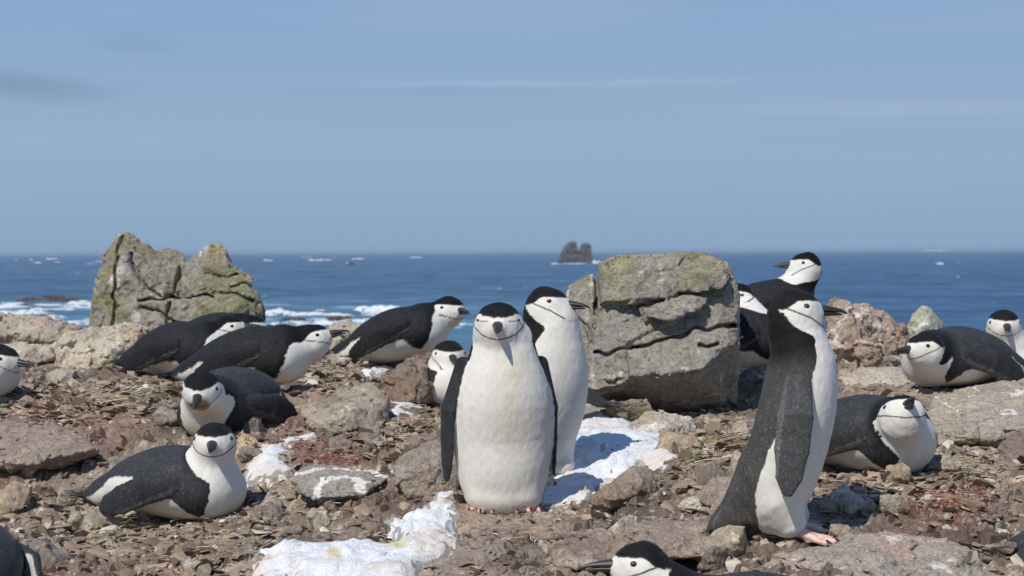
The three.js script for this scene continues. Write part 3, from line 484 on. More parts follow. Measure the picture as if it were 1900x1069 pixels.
rock('rock', 'small rough slab in the bottom right corner', 4.85, [[[1796, 1040, .05], [1850, 1004, .12], [1915, 1000, .12], [1940, 1060, 0], [1850, 1085, -.05]]], { pal: [GREY, TAN], amp: 1, guano: .2 });
rock('rock', 'dark brown angular rock at the right edge below the pale slab', 5.95, [[[1846, 832, .1], [1880, 804, .15], [1930, 798, .1], [1930, 845, 0], [1872, 860, -.05], [1850, 852, 0]]], { pal: [[0.2, 0.15, 0.12], BROWN], amp: .8, thick: .15 });
rock('rock', 'yellowish crumbly stone beside the head of the lying front-left penguin', 6.35, [{ thick: .1, p: [[434, 818, 0], [450, 800, .02], [470, 812, .03], [482, 842, .02], [464, 862, 0], [440, 854, 0], [456, 826, -.04]] }], { pal: [[0.44, 0.33, 0.19], [0.5, 0.4, 0.26], [0.3, 0.2, 0.11]], amp: 1.1, strata: 0 });
rock('rock', 'sloping grey-brown slab beside the left flank of the centre penguin', 5.76, [[[730, 856, .1], [790, 822, .22], [842, 815, .22], [856, 870, .05], [846, 924, -.05], [760, 928, -.08], [735, 895, -.05], [800, 870, .02]]], { pal: [[0.30, 0.24, 0.19], GREY, BROWN], amp: .8, seed: 88 });
rock('rock', 'flat brown stone at the tail of the penguin facing right', 5.4, [[[1293, 916, .05], [1330, 888, .12], [1390, 888, .12], [1398, 932, 0], [1310, 938, -.03]]], { pal: [[0.29, 0.23, 0.18], TAN], amp: .7, thick: .15 });
rock('rock', 'pale flat rock between the reddish boulder and the white-throated lying penguin', 7.3, [[[1552, 702, .1], [1600, 682, .22], [1680, 682, .22], [1694, 718, 0], [1580, 728, -.05]]], { pal: [PALE, TAN], amp: .6 });
rock('rock', 'tan stone in the shade beside the huge boulder, left of the penguin facing right', 6.4, [{ thick: .12, p: [[1352, 812, 0], [1368, 780, .03], [1392, 776, .05], [1400, 820, 0], [1360, 830, -.02]] }], { pal: [TAN, ROSE], amp: .6 });
rock('rock', 'low rounded brown rock at far left in the mid foreground', 6.0, [[[-40, 940, .05], [20, 912, .12], [90, 918, .12], [130, 945, .02], [60, 965, -.05], [-40, 965, -.05]]], { pal: [[0.25, 0.19, 0.15], BROWN], amp: .9, thick: .2 });
rock('rock', 'reddish-tan ridge rock below the left-hand lying penguins', 6.75, [[[180, 800, .1], [230, 775, .2], [310, 768, .2], [318, 800, .05], [290, 822, -.02], [200, 826, -.05]]], { pal: [ROSE, TAN, BROWN], amp: .9, thick: .2 });
const SNOWMAT = new THREE.MeshPhysicalMaterial({ vertexColors: true, bumpMap: SPECKBUMP, bumpScale: 0.003, roughness: 0.75, specularIntensity: 0.35 });
const SNOWPOLY = [];
function snow(label, outline, H, o = {}) {
  const poly = outline.map(([x, y]) => hit(x, y)), pushed = SNOWPOLY.push(poly), X = poly.map((p) => p.x), Z = poly.map((p) => p.z);
  const m = 0.12, x0 = Math.min(...X) - m, x1 = Math.max(...X) + m, z0 = Math.min(...Z) - m, z1 = Math.max(...Z) + m, h = 0.0085;
  const nx = Math.ceil((x1 - x0) / h), nz = Math.ceil((z1 - z0) / h / 1.4), P = [], idx = [], keep = [], C = [];
  const sd = (x, z) => { let d = 1e9, ins = false; for (let i = 0, j = poly.length - 1; i < poly.length; j = i++) { const a = poly[i], b = poly[j], ex = b.x - a.x, ez = b.z - a.z, t = clamp(((x - a.x) * ex + (z - a.z) * ez) / (ex * ex + ez * ez), 0, 1); d = Math.min(d, Math.hypot(x - a.x - ex * t, z - a.z - ez * t)); if ((a.z > z) !== (b.z > z) && x < (b.x - a.x) * (z - a.z) / (b.z - a.z) + a.x) ins = !ins; } return ins ? d : -d; };
  const stains = (o.stains ?? []).map(([x, y, r]) => { const p = hit(x, y); return [p.x, p.z, r / FOC * -p.z]; });
  for (let k = 0; k <= nz; k++) for (let i = 0; i <= nx; i++) {
    const x = lerp(x0, x1, i / nx), z = lerp(z0, z1, k / nz), n = fbm(x * 14, 3, z * 14, 3), n2 = Math.abs(fbm(x * 30, 9, z * 30, 3)), n3 = fbm(x * 5, 13, z * 5, 2);
    const s = sd(x, z) + 0.032 * n + 0.012 * vnoise(x * 70, 4, z * 70);
    const t = s > 0 ? Math.sqrt(Math.min(1, s / 0.09)) : Math.max(-1, s / 0.03) * 1.4;
    const rough = (o.rough ?? 0.5);
    P.push(x, Math.max(baseY(x, -z), groundY(x, -z) - 0.012) + H * t * (1 + 0.5 * n3) + (s > 0 ? 0.010 * rough * n + 0.012 * rough * (0.3 - n2) + 0.006 * rough * facet(x, .2, z, .07) + 0.0045 * rough * facet(x, .7, z, .024) + 0.003 * vnoise(x * 110, 8, z * 110) : 0), z);
    keep.push(s > -0.03);
    let c = [0.70, 0.715, 0.73];
    const dirt = sstep(0.25, 0.7, fbm(x * 9 + 5, 2, z * 9, 4) + sstep(0.05, 0, s) * 0.3 + 0.30 + 0.2 * vnoise(x * 80, 1, z * 80));
    c = mix3(c, [0.62, 0.52, 0.42], dirt * 0.6);
    for (const [sx, sz, r] of stains) c = mix3(c, [0.62, 0.47, 0.15], 0.8 * sstep(1, 0.1, Math.hypot(x - sx, (z - sz) * 0.5) / r + 0.5 * n));
    C.push(...c);
  }
  for (let k = 0; k < nz; k++) for (let i = 0; i < nx; i++) { const a = k * (nx + 1) + i, b = a + 1, c = a + nx + 1, d = c + 1; if (keep[a] || keep[b] || keep[c] || keep[d]) idx.push(a, c, b, b, c, d); }
  const g = new THREE.BufferGeometry(); g.setAttribute('position', new THREE.Float32BufferAttribute(P, 3)); g.setAttribute('color', new THREE.Float32BufferAttribute(C, 3)); g.setIndex(idx); g.computeVertexNormals(); boxUV(g);
  const me = shadows(new THREE.Mesh(g, SNOWMAT)); me.name = numbered('snow_patch'); tag(me, label, 'snow patch'); scene.add(me);
}
snow('big snow patch behind the standing pair, with a penguin shadow on it', [[1000, 940], [1000, 870], [1060, 790], [1100, 768], [1140, 772], [1170, 790], [1215, 812], [1262, 848], [1256, 862], [1232, 880], [1190, 868], [1150, 890], [1108, 918], [1128, 926], [1080, 942], [1030, 950]], 0.03, { rough: .6, stains: [[1085, 928, 22]] });
snow('small bright snow lump left of the small peeking penguin', [[716, 752], [736, 734], [768, 724], [832, 736], [838, 768], [790, 770], [765, 764], [755, 778], [732, 784]], 0.026, { rough: .5 });
snow('snow patch right of the lying front-left penguin', [[452, 870], [470, 850], [500, 826], [530, 822], [540, 836], [522, 856], [546, 866], [530, 884], [490, 898], [456, 896]], 0.026, { rough: .5 });
snow('winding snow tongue in the left foreground reaching the bottom edge', [[466, 1080], [470, 1052], [485, 1030], [520, 1018], [580, 1010], [600, 1020], [650, 1008], [690, 1002], [740, 1010], [770, 1000], [725, 990], [720, 975], [770, 965], [800, 940], [840, 915], [842, 950], [836, 1030], [800, 1045], [770, 1062], [740, 1090]], 0.024, { rough: 1.0, stains: [[620, 1040, 26], [735, 1022, 26], [780, 935, 14]] });
snow('thin snow strip by the stones below the skyline penguin', [[672, 694], [690, 684], [728, 682], [732, 690], [690, 700]], 0.03);
snow('tiny snow scrap beside the yellowish stone', [[520, 822], [540, 814], [578, 806], [580, 815], [545, 826]], 0.022);
// torso rows: [y, z, half width, half depth, white angle from the belly line, offset]
const STAND = [[.055, -.070, .085, .062, 122], [.12, -.058, .122, .096, 122], [.22, -.034, .143, .112, 114], [.33, -.006, .136, .111, 96], [.425, .006, .109, .096, 78], [.495, .004, .080, .078, 62]];
const LIE = [[.075, -.335, .05, .038, 90], [.10, -.25, .10, .078, 99], [.114, -.14, .130, .106, 84], [.118, -.03, .136, .112, 72], [.092, .08, .120, .084, 66], [.150, .040, .10, .086, 66]];
function sub3(a, b) { return [a[0] - b[0], a[1] - b[1], a[2] - b[2]]; }
const dot3 = (a, b) => a[0] * b[0] + a[1] * b[1] + a[2] * b[2];
const nrm3 = (a) => { const l = Math.hypot(...a) || 1; return [a[0] / l, a[1] / l, a[2] / l]; };
const crs3 = (a, b) => [a[1] * b[2] - a[2] * b[1], a[2] * b[0] - a[0] * b[2], a[0] * b[1] - a[1] * b[0]];
const smin = (a, b, k) => { const h = Math.max(k - Math.abs(a - b), 0) / k; return Math.min(a, b) - h * h * k * 0.25; };
// a tapered stretch of elliptical section; out = [distance, parameter, side, belly-ward]
const OUT = [0, 0, 0, 0];
function stretch(A, B, a0, b0, a1, b1, S0) {
  const T = nrm3(sub3(B, A)), L = Math.hypot(...sub3(B, A)), S = nrm3(sub3(S0, T.map((v) => v * dot3(S0, T)))), D = crs3(S, T);
  return (x, y, z) => {
    const px = x - A[0], py = y - A[1], pz = z - A[2], ax = px * T[0] + py * T[1] + pz * T[2], h = ax < 0 ? 0 : ax > L ? 1 : ax / L;
    const s = px * S[0] + py * S[1] + pz * S[2], v = px * D[0] + py * D[1] + pz * D[2], e = ax - h * L, a = a0 + (a1 - a0) * h, b = b0 + (b1 - b0) * h, c = Math.min(a, b) * 0.9;
    const sa = s / a, vb = v / b, ec = e / c, k0 = Math.sqrt(sa * sa + vb * vb + ec * ec), sa2 = sa / a, vb2 = vb / b, ec2 = ec / c, k1 = Math.sqrt(sa2 * sa2 + vb2 * vb2 + ec2 * ec2);
    OUT[1] = h; OUT[2] = s / a; OUT[3] = v / b;
    return OUT[0] = k1 < 1e-9 ? -Math.min(a, b) : k0 * (k0 - 1) / k1;
  };
}
// a smooth body swept along a spine: cross-section planes turn evenly from node to node
function loftField(n, sub) {
  const M = n.length, G = n.map((q, i) => { const a = n[Math.max(0, i - 1)].p, b = n[Math.min(M - 1, i + 1)].p, T = nrm3(sub3(b, a)), S = nrm3(sub3(q.S, T.map((v) => v * dot3(q.S, T)))); return { ...q, T, S, D: crs3(S, T) }; });
  const sd = new Float64Array(M);
  const cut = (cx, cy, cz, s, v, e, a, b, c, u, best) => { const k0 = Math.sqrt(s * s / (a * a) + v * v / (b * b) + e * e / (c * c)), k1 = Math.sqrt(s * s / (a * a * a * a) + v * v / (b * b * b * b) + e * e / (c * c * c * c)), d = k1 < 1e-9 ? -Math.min(a, b) : k0 * (k0 - 1) / k1; if (d < best) { OUT[1] = u; OUT[2] = s / a; OUT[3] = v / b; return d; } return best; };
  return (x, y, z) => {
    let best = 1e9;
    for (let i = 0; i < M; i++) { const g = G[i]; sd[i] = (x - g.p[0]) * g.T[0] + (y - g.p[1]) * g.T[1] + (z - g.p[2]) * g.T[2]; }
    for (let i = 0; i < M - 1; i++) if (sd[i] >= 0 && sd[i + 1] <= 0) {
      const A = G[i], B = G[i + 1], t = sd[i] / (sd[i] - sd[i + 1] + 1e-12), cx = x - lerp(A.p[0], B.p[0], t), cy = y - lerp(A.p[1], B.p[1], t), cz = z - lerp(A.p[2], B.p[2], t);
      best = cut(cx, cy, cz, cx * lerp(A.S[0], B.S[0], t) + cy * lerp(A.S[1], B.S[1], t) + cz * lerp(A.S[2], B.S[2], t), cx * lerp(A.D[0], B.D[0], t) + cy * lerp(A.D[1], B.D[1], t) + cz * lerp(A.D[2], B.D[2], t), 0, lerp(A.a, B.a, t), lerp(A.b, B.b, t), 1, (i + t) / sub, best);
    }
    for (const i of [0, M - 1]) { const g = G[i], e = sd[i]; if (i ? e > 0 : e < 0) { const cx = x - g.p[0], cy = y - g.p[1], cz = z - g.p[2]; best = cut(cx, cy, cz, cx * g.S[0] + cy * g.S[1] + cz * g.S[2], cx * g.D[0] + cy * g.D[1] + cz * g.D[2], e, g.a, g.b, Math.min(g.a, g.b) * .85, i / sub, best); } }
    return OUT[0] = best;
  };
}
const [FEATHER, FEATHERTONE] = (() => { // small overlapping feathers: relief, and pale tips
  const N = 512, r = rng(5), h = new Float32Array(N * N), c = new Float32Array(N * N).fill(.3);
  for (let k = 0; k < 3400; k++) {
    const cx = r() * N, cy = r() * N, L = 11 + r() * 9, W = 4 + r() * 3.5, top = 0.5 + r() * 0.5, tip = r() ** 1.5;
    for (let j = -L; j <= L; j++) for (let i = -W; i <= W; i++) {
      const q = 1 - (i / W) ** 2 - (j / L) ** 2; if (q < 0) continue;
      const o = (((cy + j + N) | 0) % N) * N + (((cx + i + N) | 0) % N), a = Math.min(1, q * 2);
      h[o] = lerp(h[o], top * (0.5 - 0.5 * j / L), a); c[o] = lerp(c[o], .20 + .12 * top + tip * .66 * sstep(-.25, -.8, j / L), a);
    }
  }
  return [h, c].map((f, k) => {
    const data = new Uint8Array(N * N * 4); for (let i = 0; i < N * N; i++) { const v = k ? 255 * Math.pow(f[i], 1 / 2.2) : 255 * f[i]; data[i * 4] = data[i * 4 + 1] = data[i * 4 + 2] = clamp(v, 0, 255); data[i * 4 + 3] = 255; }
    const t = new THREE.DataTexture(data, N, N); t.wrapS = t.wrapT = THREE.RepeatWrapping; t.magFilter = THREE.LinearFilter; t.repeat.set(1 / 0.215, 1 / 0.215); if (k) t.colorSpace = THREE.SRGBColorSpace; t.needsUpdate = true; return t;
  });
})();
const PLUMAGE = new THREE.MeshPhysicalMaterial({ vertexColors: true, roughness: 0.72, specularIntensity: 0.35, sheen: 0.25, sheenRoughness: 0.6, sheenColor: new THREE.Color(0.35, 0.35, 0.38), bumpMap: FEATHER, bumpScale: 0.00035 });
const DARKPLUMAGE = PLUMAGE.clone(); DARKPLUMAGE.map = FEATHERTONE; DARKPLUMAGE.bumpScale = 0.0012;
const BILLMAT = mat({ roughness: 0.42 }), SKINMAT = mat({ roughness: 0.6 }), QUILLMAT = mat({ roughness: 0.6 });
const EYEMAT = new THREE.MeshPhysicalMaterial({ vertexColors: true, roughness: 0.12, clearcoat: 0.6 });
function loft(rings, n = 14) { // rings: [z, y, half width, half height]
  const P = [], I = [];
  rings.forEach(([z, y, w, h, flat]) => { for (let i = 0; i < n; i++) { const a = i / n * 2 * Math.PI, c = Math.cos(a), s = Math.sin(a); P.push(w * Math.sign(c) * Math.pow(Math.abs(c), 0.9), y + h * s * (s < 0 && flat ? flat : 1), z); } });
  for (let r = 0; r < rings.length - 1; r++) for (let i = 0; i < n; i++) { const a = r * n + i, b = r * n + (i + 1) % n; I.push(a, b, b + n, a, b + n, a + n); }
  P.push(0, rings[rings.length - 1][1], rings[rings.length - 1][0]); const q = P.length / 3 - 1, o = (rings.length - 1) * n; for (let i = 0; i < n; i++) I.push(o + i, o + (i + 1) % n, q);
  const g = new THREE.BufferGeometry(); g.setAttribute('position', new THREE.Float32BufferAttribute(P, 3)); g.setIndex(I); g.computeVertexNormals(); return g;
}
const BILL = (() => {
  const up = loft([[.05, .0, .021, .016, .6], [.07, -.001, .0185, .0155, .5], [.09, -.003, .014, .013, .45], [.108, -.005, .010, .0105, .4], [.124, -.0075, .0065, .0075, .5], [.135, -.0115, .0035, .005, .8], [.139, -.0145, .0015, .0025, 1]]);
  const lo = loft([[.05, -.012, .018, .010], [.07, -.0125, .0155, .0095], [.09, -.0135, .011, .0075], [.108, -.0145, .0075, .0055], [.122, -.0165, .004, .003], [.127, -.018, .001, .001]]);
  const g = mergeGeometries([up, lo]);
  return paint(g, (x, y, z) => { const n = vnoise(x * 200, y * 200, z * 60); return mix3([.022, .021, .021], [.06, .056, .053], sstep(-.4, .8, n) * sstep(.13, .07, z)); });
})();
const EYE = paint(new THREE.SphereGeometry(.0088, 16, 12).rotateZ(Math.PI / 2).deleteAttribute('uv'), (x, y, z) => { const r = Math.hypot(y, z); return r < .0042 ? [.006, .005, .005] : r < .0076 ? [.075, .03, .018] : [.012, .01, .01]; });
const FOOT = (() => { // three webbed toes
  const toes = [[-.034, .008, .078], [.001, .009, .092], [.036, .008, .076]], A = [0, .03, -.01];
  const ss = toes.map((t) => stretch(A, t, .012, .011, .009, .0075, [1, 0, .01])), leg = stretch([0, .07, -.03], A, .02, .02, .014, .013, [1, 0, .01]);
  const webs = [0, 1].map((i) => stretch([0, .018, .01], [(toes[i][0] + toes[i + 1][0]) / 2, .007, .066], .01, .006, .02, .0035, [1, 0, .01]));
  const g = surfNet((x, y, z) => { let d = leg(x, y, z); for (const f of ss) d = smin(d, f(x, y, z), .01); for (const f of webs) d = smin(d, f(x, y, z), .006); return d + .0012 * vnoise(x * 220, y * 220, z * 220); }, axis(-.065, .065, .0034), axis(-.012, .1, .0034), axis(-.07, .12, .0034));
  paint(g, (x, y, z) => mix3([.62, .36, .31], [.72, .5, .44], sstep(-.5, .5, vnoise(x * 120, y * 120, z * 90))));
  const claws = toes.map((t) => paint(new THREE.ConeGeometry(.0042, .024, 7).rotateX(Math.PI / 2 + .55).translate(t[0] * 1.03, t[1] + .001, t[2] + .012).deleteAttribute('uv'), () => [.02, .018, .017]));
  return [g, claws];
})();
function quills(seed, count, root, dir, spreadA, len, wid, side, drop) { // thin tapered tail feathers
  const r = rng(seed), gs = [];
  for (let i = 0; i < count; i++) {
    const u = count > 1 ? i / (count - 1) * 2 - 1 : 0, L = len * (0.72 + 0.35 * r() - 0.18 * u * u), w = wid * (0.7 + 0.6 * r());
    const d = V(...dir).addScaledVector(V(...side), u * spreadA + (r() - .5) * .1).add(V(0, (r() - .5) * drop, (r() - .5) * .06)).normalize(), s = V(...side).cross(d).cross(d).normalize();
    const o = V(...root).addScaledVector(V(...side), u * wid * Math.min(count, 20) * .28).add(V(0, (r() - .5) * .012, (r() - .5) * .012)), nn = s.clone().cross(d).normalize();
    const P = [], I = [], C = [], K = 6, tone = .018 + .05 * r();
    for (let k = 0; k <= K; k++) { const t = k / K, ww = w * (1 - t * .82) * (k === K ? .15 : 1), c = o.clone().addScaledVector(d, L * t).addScaledVector(nn, -.02 * t * t * L / .1 * (r() * .4 + .1)); for (const [e, f] of [[1, 0], [0, .32], [-1, 0], [0, -.32]]) { const q = c.clone().addScaledVector(s, e * ww).addScaledVector(nn, f * ww); P.push(q.x, q.y, q.z); const tt = tone * (f > 0 ? 1.6 : 1); C.push(tt, tt * .98, tt * .97); } }
    for (let k = 0; k < K; k++) for (let e = 0; e < 4; e++) { const a = k * 4 + e, b = k * 4 + (e + 1) % 4; I.push(a, a + 4, b, b, a + 4, b + 4); }
    const g = new THREE.BufferGeometry(); g.setAttribute('position', new THREE.Float32BufferAttribute(P, 3)); g.setAttribute('color', new THREE.Float32BufferAttribute(C, 3)); g.setIndex(I); g.computeVertexNormals(); gs.push(g);
  }
  return mergeGeometries(gs);
}
function part(name, g, m, root) { const q = shadows(new THREE.Mesh(g, m)); q.name = name; root.add(q); return q; }
function makePenguin(o) {
  const root = new THREE.Group(); root.name = numbered('penguin'); tag(root, o.label, 'penguin'); scene.add(root);
  const [bx, by, bd] = o.base; root.position.copy(at(bx, by, bd)); root.rotation.y = rad(o.yaw); root.updateMatrixWorld(true);
  const stand = o.kind === 'stand', w = o.wide ?? 1, hs = o.headS ?? 1;
  const hp = root.worldToLocal(at(o.head[0], o.head[1], bd + (o.head[2] ?? 0))), H = [hp.x, hp.y, hp.z];
  // torso nodes; a lying bird's front can be lifted
  const lift = rad(o.lift ?? 0), cl = Math.cos(lift), sl = Math.sin(lift);
  const N = (stand ? STAND : LIE).map(([y, z, a, b, th]) => { let Y = y, Z = z; if (!stand && lift) { const dy = y - .08, dz = z + .25; Y = .08 + dy * cl + Math.max(dz, 0) * sl; Z = -.25 + dz * cl - dy * sl; } return { p: [0, Y, Z], a: a * w, b, th }; });
  if (o.th) N.forEach((n, i) => { n.th += o.th[i]; });
  if (o.slim) { N.forEach((n) => { n.b *= o.slim; n.p[2] += .012; }); N[5].b *= .86; N[5].p[2] -= .02; N[4].p[2] -= .004; }
  if (o.squat) { N[0].p = [0, .048, -.03]; N[0].a = .112; N[0].b = .085; N[1].a *= 1.05; N[1].p[2] = -.035; N[1].b = .105; }
  if (stand) { const k = (H[1] - .555) ; N.forEach((n, i) => { n.p[1] += k * sstep(0, 5, i); }); }
  else { const n = N[5]; n.p = [lerp(n.p[0], H[0], .25), Math.min(n.p[1], H[1] - .02), lerp(n.p[2], H[2], .25)]; }
  const yaw = rad(o.look - o.yaw), pt = rad(o.tilt), F = [Math.sin(yaw) * Math.cos(pt), Math.sin(pt), Math.cos(yaw) * Math.cos(pt)];
  const R = nrm3(crs3([0, 1, 0], F)), U = crs3(F, R);
  const hat = (f, u, s) => [H[0] + hs * (F[0] * f + U[0] * u + R[0] * s), H[1] + hs * (F[1] * f + U[1] * u + R[1] * s), H[2] + hs * (F[2] * f + U[2] * u + R[2] * s)];
  let rel = yaw; while (rel > Math.PI) rel -= 2 * Math.PI; while (rel < -Math.PI) rel += 2 * Math.PI;
  const sideAt = (k) => [Math.cos(rel * k), 0, -Math.sin(rel * k)];
  const segs = [];
  const last = stand ? 5 : 4, SUB = 3, cr = (a, b, c, d, t) => .5 * (2 * b + (c - a) * t + (2 * a - 5 * b + 4 * c - d) * t * t + (3 * b - a - 3 * c + d) * t * t * t);
  const nodeAt = (u) => { const i = Math.min(last - 1, Math.floor(u)), t = u - i, q = [Math.max(0, i - 1), i, i + 1, Math.min(last, i + 2)].map((k) => N[k]), f = (g) => cr(g(q[0]), g(q[1]), g(q[2]), g(q[3]), t); return { p: [0, 1, 2].map((e) => f((n) => n.p[e])), a: f((n) => n.a), b: f((n) => n.b), th: lerp(q[1].th, q[2].th, t) }; };
  segs.push({ torso: 1, f: loftField(Array.from({ length: last * SUB + 1 }, (_, k) => ({ ...nodeAt(Math.min(k / SUB, last - 1e-6)), S: sideAt(!stand ? 0 : .2 * sstep(2.8, 5, k / SUB)) })), SUB) });
  const thAt = (u) => { const i = Math.min(last - 1, Math.max(0, Math.floor(u))); return lerp(N[i].th, N[i + 1].th, clamp(u - i, 0, 1)); };
  const NB = hat(-.012, -.022, 0);
  segs.push({ f: stretch(N[5].p, NB, N[5].a * .94, N[5].b * .94, .060 * hs, .060 * hs, sideAt(o.twist ?? .55)), t0: stand ? N[5].th : 92, t1: stand ? 84 : 100, i: last, w: 1, neck: 1 });
  const CH = N[4].p;
  const headSegs = [stretch(hat(-.012, .004, 0), hat(.016, .0, 0), .059 * hs, .052 * hs, .056 * hs, .047 * hs, R), stretch(hat(.010, -.012, 0), hat(.052, -.008, 0), .046 * hs, .038 * hs, .021 * hs, .021 * hs, R), stretch(hat(-.004, -.026, 0), hat(.03, -.026, 0), .056 * hs, .036 * hs, .034 * hs, .024 * hs, R)];
  // flippers
  const fl = [];
  for (const s of [-1, 1]) {
    const c = o.flip?.(s) ?? (stand ? { sh: [s * .112 * w, N[4].p[1] - .045, .012], el: [s * .162 * w, .335, .008], tip: [s * .178 * w, .135, -.012], wd: [0, .1, 1], n: s } : (() => {
      const A = N[4].p, B = N[3].p, C = N[2].p; return { sh: [s * .116, A[1] + .034, A[2] - .06], el: [s * .162, B[1] - .016, B[2] - .06], tip: [s * .172, C[1] - .068, C[2] - .085], wd: [0, 1, .25], n: s }; })());
    const md = c.el.map((v, i) => lerp(v, c.tip[i], .45)), m2 = c.el.map((v, i) => lerp(v, c.tip[i], .8));
    fl.push({ segs: [stretch(c.sh, c.el, .034, .022, .046, .0135, c.wd), stretch(c.el, md, .046, .0135, .045, .0115, c.wd), stretch(md, m2, .045, .0115, .034, .009, c.wd), stretch(m2, c.tip, .034, .009, .016, .006, c.wd)], n: s, c });
  }
  // tail stub
  const bigT = stand && !o.squat, T0 = bigT ? [0, .15, -.092] : N[0].p, tdir = bigT ? nrm3([0, -.70, -.71]) : stand ? nrm3([0, -.35, -.95]) : nrm3([0, -.16, -1]);
  const TL = bigT ? .185 : .1, T1 = [0, Math.max(T0[1] + tdir[1] * TL, .018), T0[2] + tdir[2] * TL], tail = bigT ? stretch(T0, T1, .085, .064, .034, .011, [1, 0, 0]) : stretch(T0, T1, .062, .042, .03, .012, [1, 0, 0]);
  const skirt = bigT ? stretch([0, .07, -.085], [0, .032, -.195], .075, .04, .04, .012, [1, 0, 0]) : null;
  const legs = stand ? [-1, 1].map((s) => stretch([s * .062 * w, .10, -.045], [s * .058 * w, .045, -.01], .062, .058, .040, .042, [1, 0, .01])) : [];
  const feather = (x, y, z) => 0.0005 * vnoise(x * 46, y * 30, z * 46) + .0006 * vnoise(x * 120, y * 80, z * 120);
  const body = (x, y, z) => {
    let d = 1e9;
    for (const s of segs) { const e = s.f(x, y, z); d = s.neck ? smin(d, e, .045) : Math.min(d, e); }
    d = smin(d, tail(x, y, z), bigT ? .08 : .05);
    if (skirt) d = smin(d, skirt(x, y, z), .04);
    for (const l of legs) d = smin(d, l(x, y, z), .03);
    let h = 1e9; for (const s of headSegs) h = smin(h, s(x, y, z), .022);
    d = smin(d, h, .03);
    if (d < .03) d += feather(x, y, z) + .0026 * vnoise(x * 6 + bx, y * 3.3, z * 6);
    return d;
  };
  const flip = (x, y, z, q) => { let d = q.segs[0](x, y, z); for (let i = 1; i < 4; i++) d = smin(d, q.segs[i](x, y, z), .006); return d; };
  const sdf = (x, y, z) => { let d = body(x, y, z); for (const q of fl) d = smin(d, flip(x, y, z, q), .006); return d; };
  const box = new THREE.Box3(); for (const n of N) { const m = Math.max(n.a, n.b) + .05; box.expandByPoint(V(n.p[0] + m, n.p[1] + m, n.p[2] + m)); box.expandByPoint(V(n.p[0] - m, n.p[1] - n.b - .04, n.p[2] - m)); }
  for (const q of fl) for (const k of ['sh', 'el', 'tip']) { box.expandByPoint(V(...q.c[k]).addScalar(.05)); box.expandByPoint(V(...q.c[k]).addScalar(-.05)); }
  box.expandByPoint(V(...T1).addScalar(.05)); box.expandByPoint(V(...T1).addScalar(-.05)); box.expandByPoint(V(...H).addScalar(.1)); box.expandByPoint(V(...H).addScalar(-.1));
  const cc = o.coarse ? 1.8 : o.fine ? .95 : 1.25, h = .00125 * bd * cc, hf = (o.coarse ? .0011 : o.fine ? .0005 : .00065) * bd, q = .09;
  const g = surfNet(sdf, axis(box.min.x, box.max.x, h, H[0] - q, H[0] + q, hf), axis(box.min.y, box.max.y, h, H[1] - q, H[1] + q, hf), axis(box.min.z, box.max.z, h, H[2] - q, H[2] + q, hf));
  const P = g.attributes.position, uv = new Float32Array(P.count * 2); let vi = 0, ci = 0; const dk = new Uint8Array(P.count);
  const br = o.brown ?? 0;
  const lk = (x, y, z) => { const q = [(x - H[0]) / hs, (y - H[1]) / hs, (z - H[2]) / hs]; return [dot3(q, F), dot3(q, U), dot3(q, R)]; };
  paint(g, (x, y, z, nx, ny, nz) => {
    // body blackness from the angle around the spine
    let W = 0, ang = 0, along = 0, best = 1e9;
    for (const s of segs) { const d = s.f(x, y, z); let a = Math.abs(Math.atan2(OUT[2], OUT[3])) * 180 / Math.PI; const k = Math.exp(-Math.max(d, -.05) / .012), hh = OUT[1]; let al = a - (s.torso ? thAt(hh) : lerp(s.t0, s.t1, hh));
      if (!stand && s.torso && hh > 2.4) { const zz = (z - CH[2]), yy = (y - CH[1]), w2 = sstep(-.075, .01, zz), a2 = Math.abs(Math.atan2(x, zz * .9 - yy * .45 + .03)) * 180 / Math.PI - (o.chestW ?? 54); al = lerp(al, a2, w2); }
      OUT[1] = hh; W += k; ang += k * al; along += k * (s.torso ? OUT[1] : s.i + OUT[1]); if (d < best) best = d; }
    ang /= W; along /= W;
    const rg = vnoise(x * 75, y * 75, z * 75), rg2 = vnoise(x * 190, y * 190, z * 190);
    let B = ang * .0023 + rg * .0055 + rg2 * .004;
    // the black shoulder wedge that dips forward of the flipper
    const [f, u, s] = lk(x, y, z), as = Math.abs(s);
    const cap = f > .005 ? lerp(.024, .019, sstep(.02, .075, f)) : f > -.042 ? lerp(.001, .024, sstep(-.042, .005, f)) : 0;
    const capB = u - cap, napeB = -f - (o.nape0 ?? .067) - Math.min(u, .004) * (o.nape ?? .5) + (as < .02 ? (.02 - as) * .4 : 0);
    let Bh = Math.max(capB, napeB * .8) + rg * .0018 + rg2 * .0010 + (u < 0 ? rg2 * .004 * sstep(-.02, -.05, f) : 0);
    const wh = 1 - sstep(.082, .118, Math.hypot(f + .004, u * .95, s)), wf = sstep(-.05, -.085, u);
    B = lerp(B, Bh, wh * (1 - .5 * wf));
    let black = sstep(-.0034, .0034, B);
    const strap = u - (-.008 - .40 * f - (f > .03 ? (f - .03) * .25 : 0));
    let strapOn = false;
    if (wh > .5 && f > -.055 && capB < .0005 && black < .5) { const q = sstep(.0032, .0012, Math.abs(strap + .0010 * rg)) * sstep(-.05, -.04, f); if (q > black) { black = q; strapOn = true; } }
    if (o.squint && Math.abs(as - .044) < .016 && f > .0 && Math.abs(u - .0085 - (as - .044) * -.1) < .0022) { black = Math.max(black, .75); strapOn = true; }
    // flippers
    let inner = 0;
    for (const q of fl) { const d = flip(x, y, z, q); if (d < best - .004 && d < .006) {
      const out = nx * q.n > -.15 || (stand ? nz : ny) > .55;
      const ed = OUT[2]; black = out && (o.coarse || !(ed < -.86 + .05 * rg)) ? 1 : out ? .72 : .12; inner = out ? 2 : 1;
    } }
